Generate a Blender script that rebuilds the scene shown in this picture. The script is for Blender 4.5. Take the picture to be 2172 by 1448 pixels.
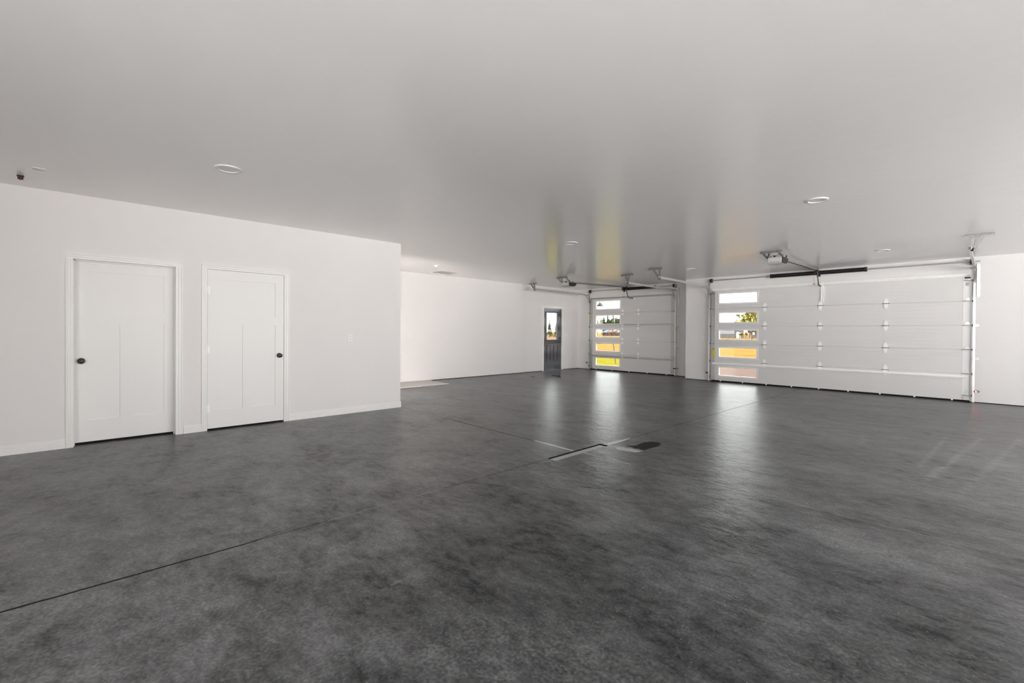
import bpy, math, random
from mathutils import Vector, Matrix
from math import sin, cos, pi, radians

# ------------------------------------------------------------------ clear
for o in list(bpy.data.objects):
    bpy.data.objects.remove(o)
S = bpy.context.scene
COL = S.collection
RND = random.Random(7)

# ------------------------------------------------------------------ camera
PHI, PITCH, ROLL = 0.8082, -0.0073, 0.0063
FPX = 975.36
CAM = Vector((6.8913, 0.0, 1.2907))
Fw = Vector((-sin(PHI) * cos(PITCH), cos(PHI) * cos(PITCH), sin(PITCH)))
R0 = Vector((cos(PHI), sin(PHI), 0))
U0 = R0.cross(Fw)
Rt = R0 * cos(ROLL) + U0 * sin(ROLL)
Up = -R0 * sin(ROLL) + U0 * cos(ROLL)
cd = bpy.data.cameras.new('camera')
cd.sensor_width = 36.0
cd.sensor_fit = 'HORIZONTAL'
cd.lens = FPX / 2172 * 36
cd.shift_y = -14.98 / 2172
cd.clip_end = 3000
cam = bpy.data.objects.new('camera', cd)
COL.objects.link(cam)
cam.matrix_world = Matrix(((Rt.x, Up.x, -Fw.x, CAM.x), (Rt.y, Up.y, -Fw.y, CAM.y), (Rt.z, Up.z, -Fw.z, CAM.z), (0, 0, 0, 1)))
S.camera = cam

# ------------------------------------------------------------------ world, sun, exposure
SKY_STRENGTH = 1.7
SUN_STRENGTH = 24.0
SUN_EL, SUN_AZ = radians(38), radians(4)     # low warm sun from the left (-x), a touch from the rear
EXPOSURE = 2.14
w = bpy.data.worlds.new('sky')
S.world = w
w.use_nodes = True
nt = w.node_tree
nt.nodes.clear()
wo = nt.nodes.new('ShaderNodeOutputWorld')
bg = nt.nodes.new('ShaderNodeBackground')
tc = nt.nodes.new('ShaderNodeTexCoord')
sp = nt.nodes.new('ShaderNodeSeparateXYZ')
rp = nt.nodes.new('ShaderNodeValToRGB')
rp.color_ramp.elements[0].position = 0.0
rp.color_ramp.elements[0].color = (1.0, 0.982, 0.962, 1)
rp.color_ramp.elements[1].position = 1.0
rp.color_ramp.elements[1].color = (0.86, 0.93, 1.0, 1)
nt.links.new(tc.outputs['Generated'], sp.inputs[0])
nt.links.new(sp.outputs['Z'], rp.inputs[0])
nt.links.new(rp.outputs[0], bg.inputs['Color'])
bg.inputs['Strength'].default_value = SKY_STRENGTH
nt.links.new(bg.outputs[0], wo.inputs[0])

sl = bpy.data.lights.new('sun', 'SUN')
sl.energy = SUN_STRENGTH
sl.color = (1.0, 0.972, 0.945)
sl.angle = radians(0.6)
sun = bpy.data.objects.new('sun', sl)
COL.objects.link(sun)
to_sun = Vector((-cos(SUN_EL) * cos(SUN_AZ), -cos(SUN_EL) * sin(SUN_AZ), sin(SUN_EL)))
sun.rotation_euler = to_sun.to_track_quat('Z', 'Y').to_euler()
sun.location = (-40, -5, 20)

# portals guide the sampling of the sky through the door windows and the added openings (they give no light themselves)
def portal(loc, sx, sy, direction):
    l = bpy.data.lights.new('sky_portal', 'AREA')
    l.shape = 'RECTANGLE'; l.size = sx; l.size_y = sy
    l.cycles.is_portal = True
    o = bpy.data.objects.new('sky_portal', l)
    COL.objects.link(o)
    o.location = loc
    o.rotation_euler = Vector(direction).to_track_quat('-Z', 'Z').to_euler()
for ya, yb in ((0.5, 2.2), (3.0, 6.8), (7.2, 10.3)):
    portal((10.95, (ya + yb) / 2, 1.31), yb - ya, 2.62, (-1, 0, 0))
portal((7.8, -2.75, 1.225), 3.6, 2.45, (0, 1, 0))
portal((-1.13, 3.78, 1.07), 0.70, 2.14, (0, 1, 0))
portal((2.392, 12.50, 1.23), 0.95, 2.2, (0, -1, 0))
portal((-1.91, 13.05, 1.24), 0.95, 2.2, (0, -1, 0))

vs = S.view_settings
vs.view_transform = 'Standard'
vs.look = 'None'
vs.gamma = 1.0
vs.use_curve_mapping = False
vs.exposure = EXPOSURE
S.cycles.max_bounces = 14
S.cycles.diffuse_bounces = 8
S.cycles.glossy_bounces = 5
S.cycles.transparent_max_bounces = 16
S.cycles.sample_clamp_indirect = 8.0
S.cycles.caustics_reflective = False
S.cycles.caustics_refractive = False
S.cycles.blur_glossy = 0.5
S.cycles.use_denoising = True
S.cycles.use_guiding = True
S.cycles.guiding_training_samples = 24
S.cycles.denoising_prefilter = 'ACCURATE'
S.cycles.denoising_input_passes = 'RGB_ALBEDO_NORMAL'

# ------------------------------------------------------------------ mesh helpers
class MB:
    def __init__(s):
        s.v = []; s.f = []
    def add(s, vs_, fs):
        n = len(s.v)
        s.v += [tuple(p) for p in vs_]
        s.f += [tuple(i + n for i in f) for f in fs]
        return s
    def box(s, x0, x1, y0, y1, z0, z1):
        return s.add([(x0, y0, z0), (x1, y0, z0), (x1, y1, z0), (x0, y1, z0), (x0, y0, z1), (x1, y0, z1), (x1, y1, z1), (x0, y1, z1)],
                     [(0, 3, 2, 1), (4, 5, 6, 7), (0, 1, 5, 4), (1, 2, 6, 5), (2, 3, 7, 6), (3, 0, 4, 7)])
    def bar(s, p0, p1, w, t, up=(0, 0, 1)):
        """rectangular bar from p0 to p1; w across, t along 'up'"""
        p0 = Vector(p0); p1 = Vector(p1); d = (p1 - p0).normalized()
        a = d.cross(Vector(up))
        if a.length < 1e-5: a = d.cross(Vector((1, 0, 0)))
        a.normalize(); b = a.cross(d)
        pts = []
        for p in (p0, p1):
            for i, j in ((-1, -1), (1, -1), (1, 1), (-1, 1)):
                pts.append(p + a * (i * w / 2) + b * (j * t / 2))
        return s.add(pts, [(3, 2, 1, 0), (4, 5, 6, 7), (0, 1, 5, 4), (1, 2, 6, 5), (2, 3, 7, 6), (3, 0, 4, 7)])
    def tube(s, path, r, n=10, cap=True):
        path = [Vector(p) for p in path]
        rs = r if isinstance(r, (list, tuple)) else [r] * len(path)
        rings = []
        a = None
        for i, p in enumerate(path):
            d = (path[min(i + 1, len(path) - 1)] - path[max(i - 1, 0)]).normalized()
            if a is None:
                a = d.cross(Vector((0, 0, 1)))
                if a.length < 1e-3: a = d.cross(Vector((1, 0, 0)))
            else:
                a = a - d * a.dot(d)
            a.normalize(); b = d.cross(a)
            rings.append([p + (a * cos(2 * pi * k / n) + b * sin(2 * pi * k / n)) * rs[i] for k in range(n)])
        vs_ = [q for rg in rings for q in rg]
        fs = []
        for i in range(len(path) - 1):
            for k in range(n):
                fs.append((i * n + k, i * n + (k + 1) % n, (i + 1) * n + (k + 1) % n, (i + 1) * n + k))
        if cap:
            fs.append(tuple(reversed(range(n))))
            fs.append(tuple((len(path) - 1) * n + k for k in range(n)))
        return s.add(vs_, fs)
    def prism(s, poly, axis, a, b):
        """polygon (2d, the two other axes in xyz order) extruded along axis from a to b"""
        def mk(u, v_, t):
            return [(t, u, v_), (u, t, v_), (u, v_, t)][axis]
        n = len(poly)
        vs_ = [mk(u, v_, a) for u, v_ in poly] + [mk(u, v_, b) for u, v_ in poly]
        fs = [tuple(range(n)), tuple(n + i for i in reversed(range(n)))]
        for i in range(n):
            j = (i + 1) % n
            fs.append((i, n + i, n + j, j))
        return s.add(vs_, fs)
    def lathe(s, prof, c, axis=2, n=32, sign=1):
        """profile (r, h) about an axis through c"""
        c = Vector(c)
        vs_ = []
        for r, h in prof:
            for k in range(n):
                a = 2 * pi * k / n
                q = [(h * sign, r * cos(a), r * sin(a)), (r * cos(a), h * sign, r * sin(a)), (r * cos(a), r * sin(a), h * sign)][axis]
                vs_.append(c + Vector(q))
        fs = []
        for i in range(len(prof) - 1):
            for k in range(n):
                fs.append((i * n + k, i * n + (k + 1) % n, (i + 1) * n + (k + 1) % n, (i + 1) * n + k))
        fs.append(tuple(range(n)))
        fs.append(tuple((len(prof) - 1) * n + k for k in reversed(range(n))))
        return s.add(vs_, fs)
    def sweep(s, prof, path, x):
        """closed 2d profile (du along the path normal, dx) swept along a (y, z) path at constant x"""
        n = len(prof)
        m = len(path)
        vs_ = []
        for i, (y, z) in enumerate(path):
            y0, z0 = path[max(i - 1, 0)]; y1, z1 = path[min(i + 1, m - 1)]
            l = math.hypot(y1 - y0, z1 - z0)
            ty, tz = (y1 - y0) / l, (z1 - z0) / l
            ny, nz = -tz, ty
            for du, dx in prof:
                vs_.append((x + dx, y + ny * du, z + nz * du))
        fs = []
        for i in range(m - 1):
            for k in range(n):
                fs.append((i * n + k, i * n + (k + 1) % n, (i + 1) * n + (k + 1) % n, (i + 1) * n + k))
        fs.append(tuple(range(n)))
        fs.append(tuple((m - 1) * n + k for k in reversed(range(n))))
        return s.add(vs_, fs)
    def ring(s, x0, x1, z0, z1, hx0, hx1, hz0, hz1, y0, y1, axis=1):
        """slab with a rectangular hole (axis = thin direction)"""
        def mk(u, v_, t):
            return [(t, u, v_), (u, t, v_), (u, v_, t)][axis]
        O = [(x0, z0), (x1, z0), (x1, z1), (x0, z1)]
        H = [(hx0, hz0), (hx1, hz0), (hx1, hz1), (hx0, hz1)]
        vs_ = [mk(*p, y0) for p in O] + [mk(*p, y0) for p in H] + [mk(*p, y1) for p in O] + [mk(*p, y1) for p in H]
        fs = []
        for i in range(4):
            j = (i + 1) % 4
            fs += [(i, j, 4 + j, 4 + i), (8 + j, 8 + i, 12 + i, 12 + j), (i, 8 + i, 8 + j, j), (4 + j, 12 + j, 12 + i, 4 + i)]
        return s.add(vs_, fs)
    def build(s, name, mat, parent=None, smooth=False, bevel=0, off=None):
        me = bpy.data.meshes.new(name)
        vv = s.v
        if off is not None:
            vv = [(a - off[0], b - off[1], c - off[2]) for a, b, c in vv]
        me.from_pydata(vv, [], s.f)
        me.validate()
        import bmesh
        bm = bmesh.new(); bm.from_mesh(me)
        bmesh.ops.recalc_face_normals(bm, faces=bm.faces)
        bm.to_mesh(me); bm.free()
        if mat is not None: me.materials.append(mat)
        o = bpy.data.objects.new(name, me)
        COL.objects.link(o)
        if parent is not None:
            o.parent = parent
            o.matrix_parent_inverse = parent.matrix_basis.inverted() if parent.parent is None else (parent.parent.matrix_basis @ parent.matrix_parent_inverse @ parent.matrix_basis).inverted()
        if smooth:
            for p in me.polygons: p.use_smooth = True
            try:
                md = o.modifiers.new('edge_split', 'EDGE_SPLIT'); md.split_angle = radians(38)
            except Exception: pass
        if bevel:
            md = o.modifiers.new('bevel', 'BEVEL'); md.width = bevel; md.segments = 2; md.limit_method = 'ANGLE'
        return o

def tag(o, label, cat, group=None, kind=None):
    if label: o['label'] = label
    if cat: o['category'] = cat
    if group: o['group'] = group
    if kind: o['kind'] = kind
    return o

def thing(name, loc, label=None, cat=None, group=None, kind=None):
    o = bpy.data.objects.new(name, None)
    o.empty_display_size = 0.05
    o.location = loc
    COL.objects.link(o)
    return tag(o, label, cat, group, kind)

def struct(o):
    o['kind'] = 'structure'
    return o

# ------------------------------------------------------------------ material helpers
class NT:
    def __init__(s, name):
        s.m = bpy.data.materials.new(name); s.m.use_nodes = True
        s.t = s.m.node_tree
        s.b = s.t.nodes['Principled BSDF']; s.out = s.t.nodes['Material Output']
    def n(s, typ, **kw):
        nd = s.t.nodes.new(typ)
        for k, v_ in kw.items(): setattr(nd, k, v_)
        return nd
    def lk(s, a, b): s.t.links.new(a, b)
    def val(s, sock, v_):
        if hasattr(v_, 'is_linked'): s.lk(v_, sock)
        else: sock.default_value = v_
    def math(s, op, a, b=0.0, c=None, clamp=False):
        nd = s.n('ShaderNodeMath', operation=op, use_clamp=clamp)
        s.val(nd.inputs[0], a); s.val(nd.inputs[1], b)
        if c is not None: s.val(nd.inputs[2], c)
        return nd.outputs[0]
    def noise(s, vec, scale, detail=4, rough=0.55, dist=0.0):
        nd = s.n('ShaderNodeTexNoise'); s.lk(vec, nd.inputs['Vector'])
        nd.inputs['Scale'].default_value = scale; nd.inputs['Detail'].default_value = detail
        nd.inputs['Roughness'].default_value = rough; nd.inputs['Distortion'].default_value = dist
        return nd.outputs['Fac']
    def ramp(s, fac, stops):
        nd = s.n('ShaderNodeValToRGB'); s.lk(fac, nd.inputs[0])
        e = nd.color_ramp.elements
        while len(e) < len(stops): e.new(0.5)
        for i, (p, c) in enumerate(stops):
            e[i].position = p
            e[i].color = (c, c, c, 1) if isinstance(c, (int, float)) else (*c, 1)
        return nd.outputs[0]
    def mix(s, fac, a, b, mode='MIX'):
        nd = s.n('ShaderNodeMix', data_type='RGBA', blend_type=mode)
        s.val(nd.inputs[0], fac)
        for sock, v_ in ((nd.inputs[6], a), (nd.inputs[7], b)):
            if hasattr(v_, 'is_linked'): s.lk(v_, sock)
            else: sock.default_value = (*v_, 1) if len(v_) == 3 else v_
        return nd.outputs[2]
    def bump(s, h, strength, dist=0.01):
        nd = s.n('ShaderNodeBump'); nd.inputs['Strength'].default_value = strength
        nd.inputs['Distance'].default_value = dist
        s.lk(h, nd.inputs['Height']); s.lk(nd.outputs[0], s.b.inputs['Normal'])
        return nd
    def pos(s, scale=None):
        g = s.n('ShaderNodeNewGeometry').outputs['Position']
        if scale is None: return g
        mp = s.n('ShaderNodeMapping'); s.lk(g, mp.inputs['Vector']); mp.inputs['Scale'].default_value = scale
        return mp.outputs[0]

def mat(name, col, rough=0.5, metal=0.0, spec=0.5, var=0.0, vscale=8.0, bump=0.0, bscale=120.0):
    a = NT(name)
    a.b.inputs['Roughness'].default_value = rough
    a.b.inputs['Metallic'].default_value = metal
    a.b.inputs['Specular IOR Level'].default_value = spec
    if var:
        f = a.noise(a.pos(), vscale, 4)
        c0 = tuple(max(0, x * (1 - var)) for x in col); c1 = tuple(min(1, x * (1 + var)) for x in col)
        a.lk(a.ramp(f, [(0.3, c0), (0.7, c1)]), a.b.inputs['Base Color'])
    else:
        a.b.inputs['Base Color'].default_value = (*col, 1)
    if bump:
        a.bump(a.noise(a.pos(), bscale, 3), bump, 0.002)
    return a.m

WALLC = (0.77, 0.748, 0.738)
M = {}
M['wall'] = mat('white_wall_paint', WALLC, 0.55, spec=0.35, var=0.008, vscale=1.5, bump=0.08, bscale=160)
M['trim'] = mat('white_trim_paint', (0.80, 0.785, 0.77), 0.32, spec=0.45)
M['door'] = mat('white_door_paint', (0.80, 0.787, 0.775), 0.38, spec=0.45, bump=0.03, bscale=300)
M['black'] = mat('black_metal', (0.012, 0.011, 0.010), 0.35, spec=0.5)
M['rubber'] = mat('black_rubber', (0.008, 0.008, 0.008), 0.8, spec=0.2)
M['plastic'] = mat('white_plastic', (0.80, 0.79, 0.77), 0.35)
M['lens'] = mat('frosted_lens', (0.66, 0.65, 0.635), 0.5, spec=0.2)
M['slot'] = mat('dark_slot', (0.05, 0.05, 0.05), 0.6)
M['galv'] = mat('galvanised_steel', (0.50, 0.50, 0.485), 0.42, metal=0.85, var=0.12, vscale=40)
M['galvd'] = mat('weathered_steel_angle', (0.30, 0.295, 0.28), 0.5, metal=0.7, var=0.2, vscale=60)
M['zinc'] = mat('pale_zinc_plate', (0.90, 0.90, 0.88), 0.4, metal=0.0, var=0.06, vscale=60)
M['spring'] = mat('oil_blackened_spring', (0.012, 0.008, 0.007), 0.5, spec=0.25)
M['housing'] = mat('grey_opener_plastic', (0.55, 0.545, 0.52), 0.45)
M['cover'] = mat('brown_opener_cover', (0.022, 0.017, 0.013), 0.5)
M['red'] = mat('red_plastic', (0.25, 0.02, 0.02), 0.4)
M['rust'] = mat('rust_brown_cap', (0.045, 0.012, 0.006), 0.5, var=0.25, vscale=60)
M['yellow'] = mat('yellow_label', (0.75, 0.55, 0.02), 0.5)
M['pad'] = mat('rough_light_concrete', (0.50, 0.48, 0.46), 0.9, spec=0.2, var=0.22, vscale=45, bump=0.9, bscale=40)
M['filler_dark'] = mat('dark_joint_sealant', (0.010, 0.010, 0.010), 0.8, spec=0.2)
M['filler_mid'] = mat('grey_joint_dust', (0.035, 0.035, 0.035), 0.8, spec=0.2)
M['filler_light'] = mat('pale_joint_dust', (0.33, 0.33, 0.33), 0.9, spec=0.2, var=0.35, vscale=6)
M['caulk'] = mat('white_joint_caulk', (0.55, 0.55, 0.545), 0.7, var=0.12, vscale=25)
M['pit'] = mat('dark_channel', (0.01, 0.01, 0.01), 0.9, spec=0.1)

# ceiling: semi-gloss paint with faint roller texture
a = NT('semigloss_ceiling_paint')
a.b.inputs['Base Color'].default_value = (0.89, 0.868, 0.852, 1)
a.b.inputs['Roughness'].default_value = 0.22
a.b.inputs['Specular IOR Level'].default_value = 0.75
h1 = a.noise(a.pos((0.5, 3.2, 1)), 2.2, 3)
h2 = a.noise(a.pos(), 90, 2)
hh = a.math('ADD', a.math('MULTIPLY', h1, 1.0), a.math('MULTIPLY', h2, 0.04))
a.bump(hh, 0.10, 0.02)
M['ceiling'] = a.m

# garage door skin: white, horizontal micro ribs and faint wood grain
a = NT('white_ribbed_door_skin')
a.b.inputs['Base Color'].default_value = (0.70, 0.682, 0.67, 1)
a.b.inputs['Roughness'].default_value = 0.45
a.b.inputs['Specular IOR Level'].default_value = 0.4
sx = a.n('ShaderNodeSeparateXYZ'); a.lk(a.pos(), sx.inputs[0])
fr = a.math('FRACT', a.math('DIVIDE', sx.outputs['Z'], 0.0765))
rib = a.math('LESS_THAN', fr, 0.09)
gr = a.noise(a.pos((1.2, 1, 60)), 2.5, 4)
h = a.math('SUBTRACT', a.math('MULTIPLY', gr, 0.5), a.math('MULTIPLY', rib, 0.9))
a.bump(h, 0.35, 0.004)
M['skin'] = a.m

# entry door: charcoal blue paint
M['entry'] = mat('charcoal_blue_door_paint', (0.060, 0.064, 0.078), 0.22, spec=0.6)
M['entry_dark'] = mat('charcoal_moulding', (0.022, 0.022, 0.026), 0.3, spec=0.5)

# window glass: clear, with Fresnel reflection
a = NT('clear_glass')
a.t.nodes.remove(a.b)
tr = a.n('ShaderNodeBsdfTransparent'); tr.inputs[0].default_value = (0.95, 0.97, 0.96, 1)
gl = a.n('ShaderNodeBsdfGlossy'); gl.inputs['Roughness'].default_value = 0.02
lwt = a.n('ShaderNodeLayerWeight'); lwt.inputs['Blend'].default_value = 0.5
fres = a.math('MULTIPLY_ADD', a.math('POWER', lwt.outputs['Facing'], 5.0), 0.96, 0.04)
ms = a.n('ShaderNodeMixShader')
a.lk(fres, ms.inputs[0]); a.lk(tr.outputs[0], ms.inputs[1]); a.lk(gl.outputs[0], ms.inputs[2])
a.lk(ms.outputs[0], a.out.inputs[0])
M['glass'] = a.m

# red indicator lamp
a = NT('red_indicator')
a.b.inputs['Base Color'].default_value = (0.5, 0.02, 0.02, 1)
a.b.inputs['Emission Color'].default_value = (1, 0.06, 0.05, 1)
a.b.inputs['Emission Strength'].default_value = 5
M['led'] = a.m

# floor: dark sealed concrete
a = NT('dark_sealed_concrete')
P = a.pos()
n_big = a.noise(P, 0.40, 3, 0.5, 0.4)
n_mid = a.noise(a.pos((0.85, 1.45, 1)), 1.3, 5, 0.55, 0.5)
n_med = a.noise(a.pos((0.9, 1.3, 1)), 4.5, 5, 0.6, 0.3)
n_small = a.noise(a.pos((0.9, 1.4, 1)), 14, 4, 0.6)
n_fine = a.noise(P, 62, 2, 0.6)
vor = a.n('ShaderNodeTexVoronoi', feature='F1'); a.lk(P, vor.inputs['Vector']); vor.inputs['Scale'].default_value = 62
vcr = a.n('ShaderNodeTexVoronoi', feature='DISTANCE_TO_EDGE'); 
wob = a.n('ShaderNodeTexNoise'); a.lk(P, wob.inputs['Vector']); wob.inputs['Scale'].default_value = 12; wob.inputs['Detail'].default_value = 3
vadd = a.n('ShaderNodeVectorMath', operation='MULTIPLY_ADD'); a.lk(wob.outputs['Color'], vadd.inputs[0]); vadd.inputs[1].default_value = (0.05, 0.05, 0); a.lk(P, vadd.inputs[2])
a.lk(vadd.outputs[0], vcr.inputs['Vector']); vcr.inputs['Scale'].default_value = 26
tone = a.math('ADD', a.math('MULTIPLY', n_big, 1.1), a.math('ADD', a.math('MULTIPLY', n_mid, 1.1), a.math('ADD', a.math('MULTIPLY', n_med, 0.9), a.math('MULTIPLY', n_small, 0.6))))
tone = a.math('MULTIPLY_ADD', a.math('SUBTRACT', tone, 1.85), 0.9, 0.5)
base = a.ramp(tone, [(0.0, 0.012), (0.5, 0.054), (1.0, 0.13)])
fine = a.ramp(n_fine, [(0.25, (0.30, 0.309, 0.322)), (0.5, (1.0, 1.03, 1.06)), (0.75, (1.9, 1.955, 2.01))])
base = a.mix(1.0, base, fine, 'MULTIPLY')
# pale aggregate specks, mostly in the worn patches
selw = a.n('ShaderNodeTexWhiteNoise', noise_dimensions='3D'); a.lk(vor.outputs['Position'], selw.inputs['Vector'])
spk = a.math('MULTIPLY', a.math('LESS_THAN', vor.outputs['Distance'], 0.24), a.math('GREATER_THAN', selw.outputs['Value'], 0.80))
spk = a.math('MULTIPLY', spk, a.ramp(n_mid, [(0.35, 1.0), (0.65, 0.5)]))
base = a.mix(a.math('MULTIPLY', spk, 0.55), base, (0.24, 0.24, 0.235))
# hairline crazing
crz = a.math('MULTIPLY', a.math('LESS_THAN', vcr.outputs['Distance'], 0.016), a.ramp(a.noise(P, 0.9, 3), [(0.50, 0.0), (0.75, 0.25)]))
base = a.mix(crz, base, (0.014, 0.014, 0.014))
# scuffs and scratches of their own shape
SC = [((4.82, 8.28), (5.25, 8.02), 0.018, 0.5), ((5.25, 8.02), (5.42, 7.85), 0.025, 0.4), ((5.42, 7.85), (6.6, 7.8), 0.03, 0.35),
      ((6.50, 7.97), (6.41, 5.95), 0.035, 0.28), ((6.80, 8.1), (6.50, 5.45), 0.05, 0.30), ((7.15, 8.5), (6.72, 5.2), 0.05, 0.22),
      ((4.80, 1.11), (4.785, 1.26), 0.012, 0.35), ((5.75, 7.4), (5.85, 6.6), 0.06, 0.18)]
sxy = a.n('ShaderNodeSeparateXYZ'); a.lk(P, sxy.inputs[0])
msk = None
for (ax_, ay_), (bx_, by_), wd, it in SC:
    L2 = (bx_ - ax_) ** 2 + (by_ - ay_) ** 2
    px = a.math('SUBTRACT', sxy.outputs['X'], ax_); py = a.math('SUBTRACT', sxy.outputs['Y'], ay_)
    t = a.math('ADD', a.math('MULTIPLY', px, (bx_ - ax_) / L2), a.math('MULTIPLY', py, (by_ - ay_) / L2), clamp=True)
    qx = a.math('MULTIPLY_ADD', t, -(bx_ - ax_), px); qy = a.math('MULTIPLY_ADD', t, -(by_ - ay_), py)
    d = a.math('SQRT', a.math('ADD', a.math('MULTIPLY', qx, qx), a.math('MULTIPLY', qy, qy)))
    k = a.math('MULTIPLY', a.math('SUBTRACT', 1.0, a.math('DIVIDE', d, wd), clamp=True), it)
    msk = k if msk is None else a.math('MAXIMUM', msk, k)
msk = a.math('MULTIPLY', msk, a.ramp(n_small, [(0.38, 0.0), (0.6, 1.4)]))
base = a.mix(msk, base, (0.32, 0.32, 0.315))
a.lk(base, a.b.inputs['Base Color'])
rg = a.math('ADD', a.math('MULTIPLY', n_mid, 0.4), a.math('ADD', a.math('MULTIPLY', n_med, 0.35), a.math('MULTIPLY', n_small, 0.25)))
a.lk(a.ramp(rg, [(0.36, 0.28), (0.66, 0.36)]), a.b.inputs['Roughness'])
sealw = a.math('ADD', a.math('MULTIPLY', n_mid, 0.35), a.math('ADD', a.math('MULTIPLY', n_med, 0.35), a.math('MULTIPLY', n_small, 0.30)))
a.lk(a.ramp(sealw, [(0.40, 0.12), (0.52, 0.55), (0.62, 1.0)]), a.b.inputs['Specular IOR Level'])
hb = a.math('ADD', a.math('MULTIPLY', n_med, 1.6), a.math('ADD', a.math('MULTIPLY', n_small, 0.9), a.math('MULTIPLY', n_fine, 0.25)))
a.bump(hb, 0.35, 0.010)
M['floor'] = a.m

# ------------------------------------------------------------------ dimensions
H = 2.743
XR = -3.156            # far left wall (recess)
XE = -3.186            # wall with the entry door
YC = 3.99              # end of the near left wall
Y1, Y2 = 12.837, 12.295
XP = 0.996             # left edge of the pillar between the garage doors
YB, XW = -2.6, 10.8     # rear and right walls, out of the frame
T = 0.16

# ------------------------------------------------------------------ floor: four cast slabs, joints between them
fl = struct(MB().box(XR - 0.3, XW + 0.3, YB - 0.2, Y1 + 0.16, -0.22, -0.12).build('floor', M['pit']))
G = 0.004
DX0, DX1, DY0, DY1 = 3.772, 3.890, 3.485, 4.392    # drain channel
yl0, yl1 = 4.000, 3.915     # joint running left of the drain (y at x=0 and at the drain)
yr0, yr1 = 3.930, 3.972     # joint running right of the drain
xv0, xv1 = 3.790, 3.790     # joint on the near side
xw0, xw1 = 3.857, 3.862     # joint on the far side
def slab(poly):
    o = MB().prism(poly, 2, -0.12, 0.0).build('slab', M['floor'], fl)
    return o
slab([(-0.2, YB - 0.2), (xv0 - G, YB - 0.2), (xv1 - G, DY0), (DX0, DY0), (DX0, yl1 - G), (0, yl0 - G), (-0.2, yl0 - G)])
slab([(XW + 0.3, YB - 0.2), (XW + 0.3, yr1 - G), (DX1, yr0 - G), (DX1, DY0), (xv1 + G, DY0), (xv0 + G, YB - 0.2)])
slab([(XR - 0.3, yl0 + G), (0, yl0 + G), (DX0, yl1 + G), (DX0, DY1), (xw0 - G, DY1), (xw1 - G, Y1 + 0.16), (XR - 0.3, Y1 + 0.16)])
slab([(xw0 + G, DY1), (DX1, DY1), (DX1, yr0 + G), (XW + 0.3, yr1 + G), (XW + 0.3, Y1 + 0.16), (xw1 + G, Y1 + 0.16)])
# filler lying in the joints
def fill(p0, p1, m, dz=-0.0015, wdt=2 * G):
    MB().bar((p0[0], p0[1], dz - 0.01), (p1[0], p1[1], dz - 0.01), wdt, 0.02).build('joint_filler', M[m], fl)
fill((xv0, YB), (xv0, 0.95), 'filler_dark', -0.004)
fill((xv0, 0.95), (xv0, 1.25), 'filler_mid')
fill((xv0, 1.25), (xv0, 2.2), 'filler_light', -0.0008)
fill((xv0, 2.2), (xv1, DY0), 'filler_mid')
fill((0, yl0), (3.16, 3.929), 'filler_dark', -0.003)
fill((3.16, 3.929), (DX0, yl1), 'filler_light')
fill((DX1, yr0), (4.6, 3.936), 'filler_light', -0.0008)
fill((4.6, 3.936), (5.2, 3.942), 'filler_mid')
fill((5.2, 3.942), (XW, yr1), 'filler_light', -0.0008)
fill((xw0, DY1), (xw0 + 0.002, 7.0), 'filler_dark', -0.003)
fill((xw0 + 0.002, 7.0), (xw1, Y1), 'filler_mid', -0.002)
# worn edges of the near joint: irregular dark crack in the slab rim
def ribbon(pts, m, name, z=0.0008, seed=1):
    r = random.Random(seed); mb = MB(); up = []; lo = []
    for x, y, wd, dirx, diry in pts:
        j = 1 + r.uniform(-0.25, 0.25)
        up.append((x - diry * wd * j / 2, y + dirx * wd * j / 2)); lo.append((x + diry * wd / j / 2, y - dirx * wd / j / 2))
    mb.prism(up + lo[::-1], 2, -0.001, z)
    return mb.build(name, M[m], fl)
def rib_line(p0, p1, w0, w1, m, name, n=14, seed=1, z=0.0008):
    d = Vector((p1[0] - p0[0], p1[1] - p0[1])).normalized()
    ribbon([(p0[0] + (p1[0] - p0[0]) * i / n, p0[1] + (p1[1] - p0[1]) * i / n, w0 + (w1 - w0) * i / n, d.x, d.y) for i in range(n + 1)], m, name, z, seed)
rib_line((3.785, -1.4), (3.795, 0.75), 0.019, 0.014, 'filler_dark', 'joint_crack', 60, 3, 0.0004)
rib_line((3.795, 0.75), (3.735, 1.06), 0.008, 0.002, 'filler_dark', 'joint_crack', 14, 4, 0.0004)
rib_line((1.5, 3.966), (3.14, 3.931), 0.018, 0.010, 'filler_dark', 'joint_crack', 40, 5, 0.0004)
rib_line((3.16, 3.942), (3.42, 3.930), 0.016, 0.050, 'caulk', 'joint_caulk', 8, 6, 0.002)
rib_line((3.42, 3.930), (3.765, 3.918), 0.050, 0.018, 'caulk', 'joint_caulk', 10, 7, 0.002)
rib_line((3.850, 4.395), (3.855, 4.60), 0.062, 0.050, 'caulk', 'joint_caulk', 6, 8, 0.002)
rib_line((3.855, 4.60), (3.858, 4.89), 0.046, 0.010, 'caulk', 'joint_caulk', 8, 9, 0.002)
rib_line((3.900, 3.931), (4.46, 3.936), 0.012, 0.005, 'caulk', 'joint_caulk', 24, 10, 0.0015)

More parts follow.
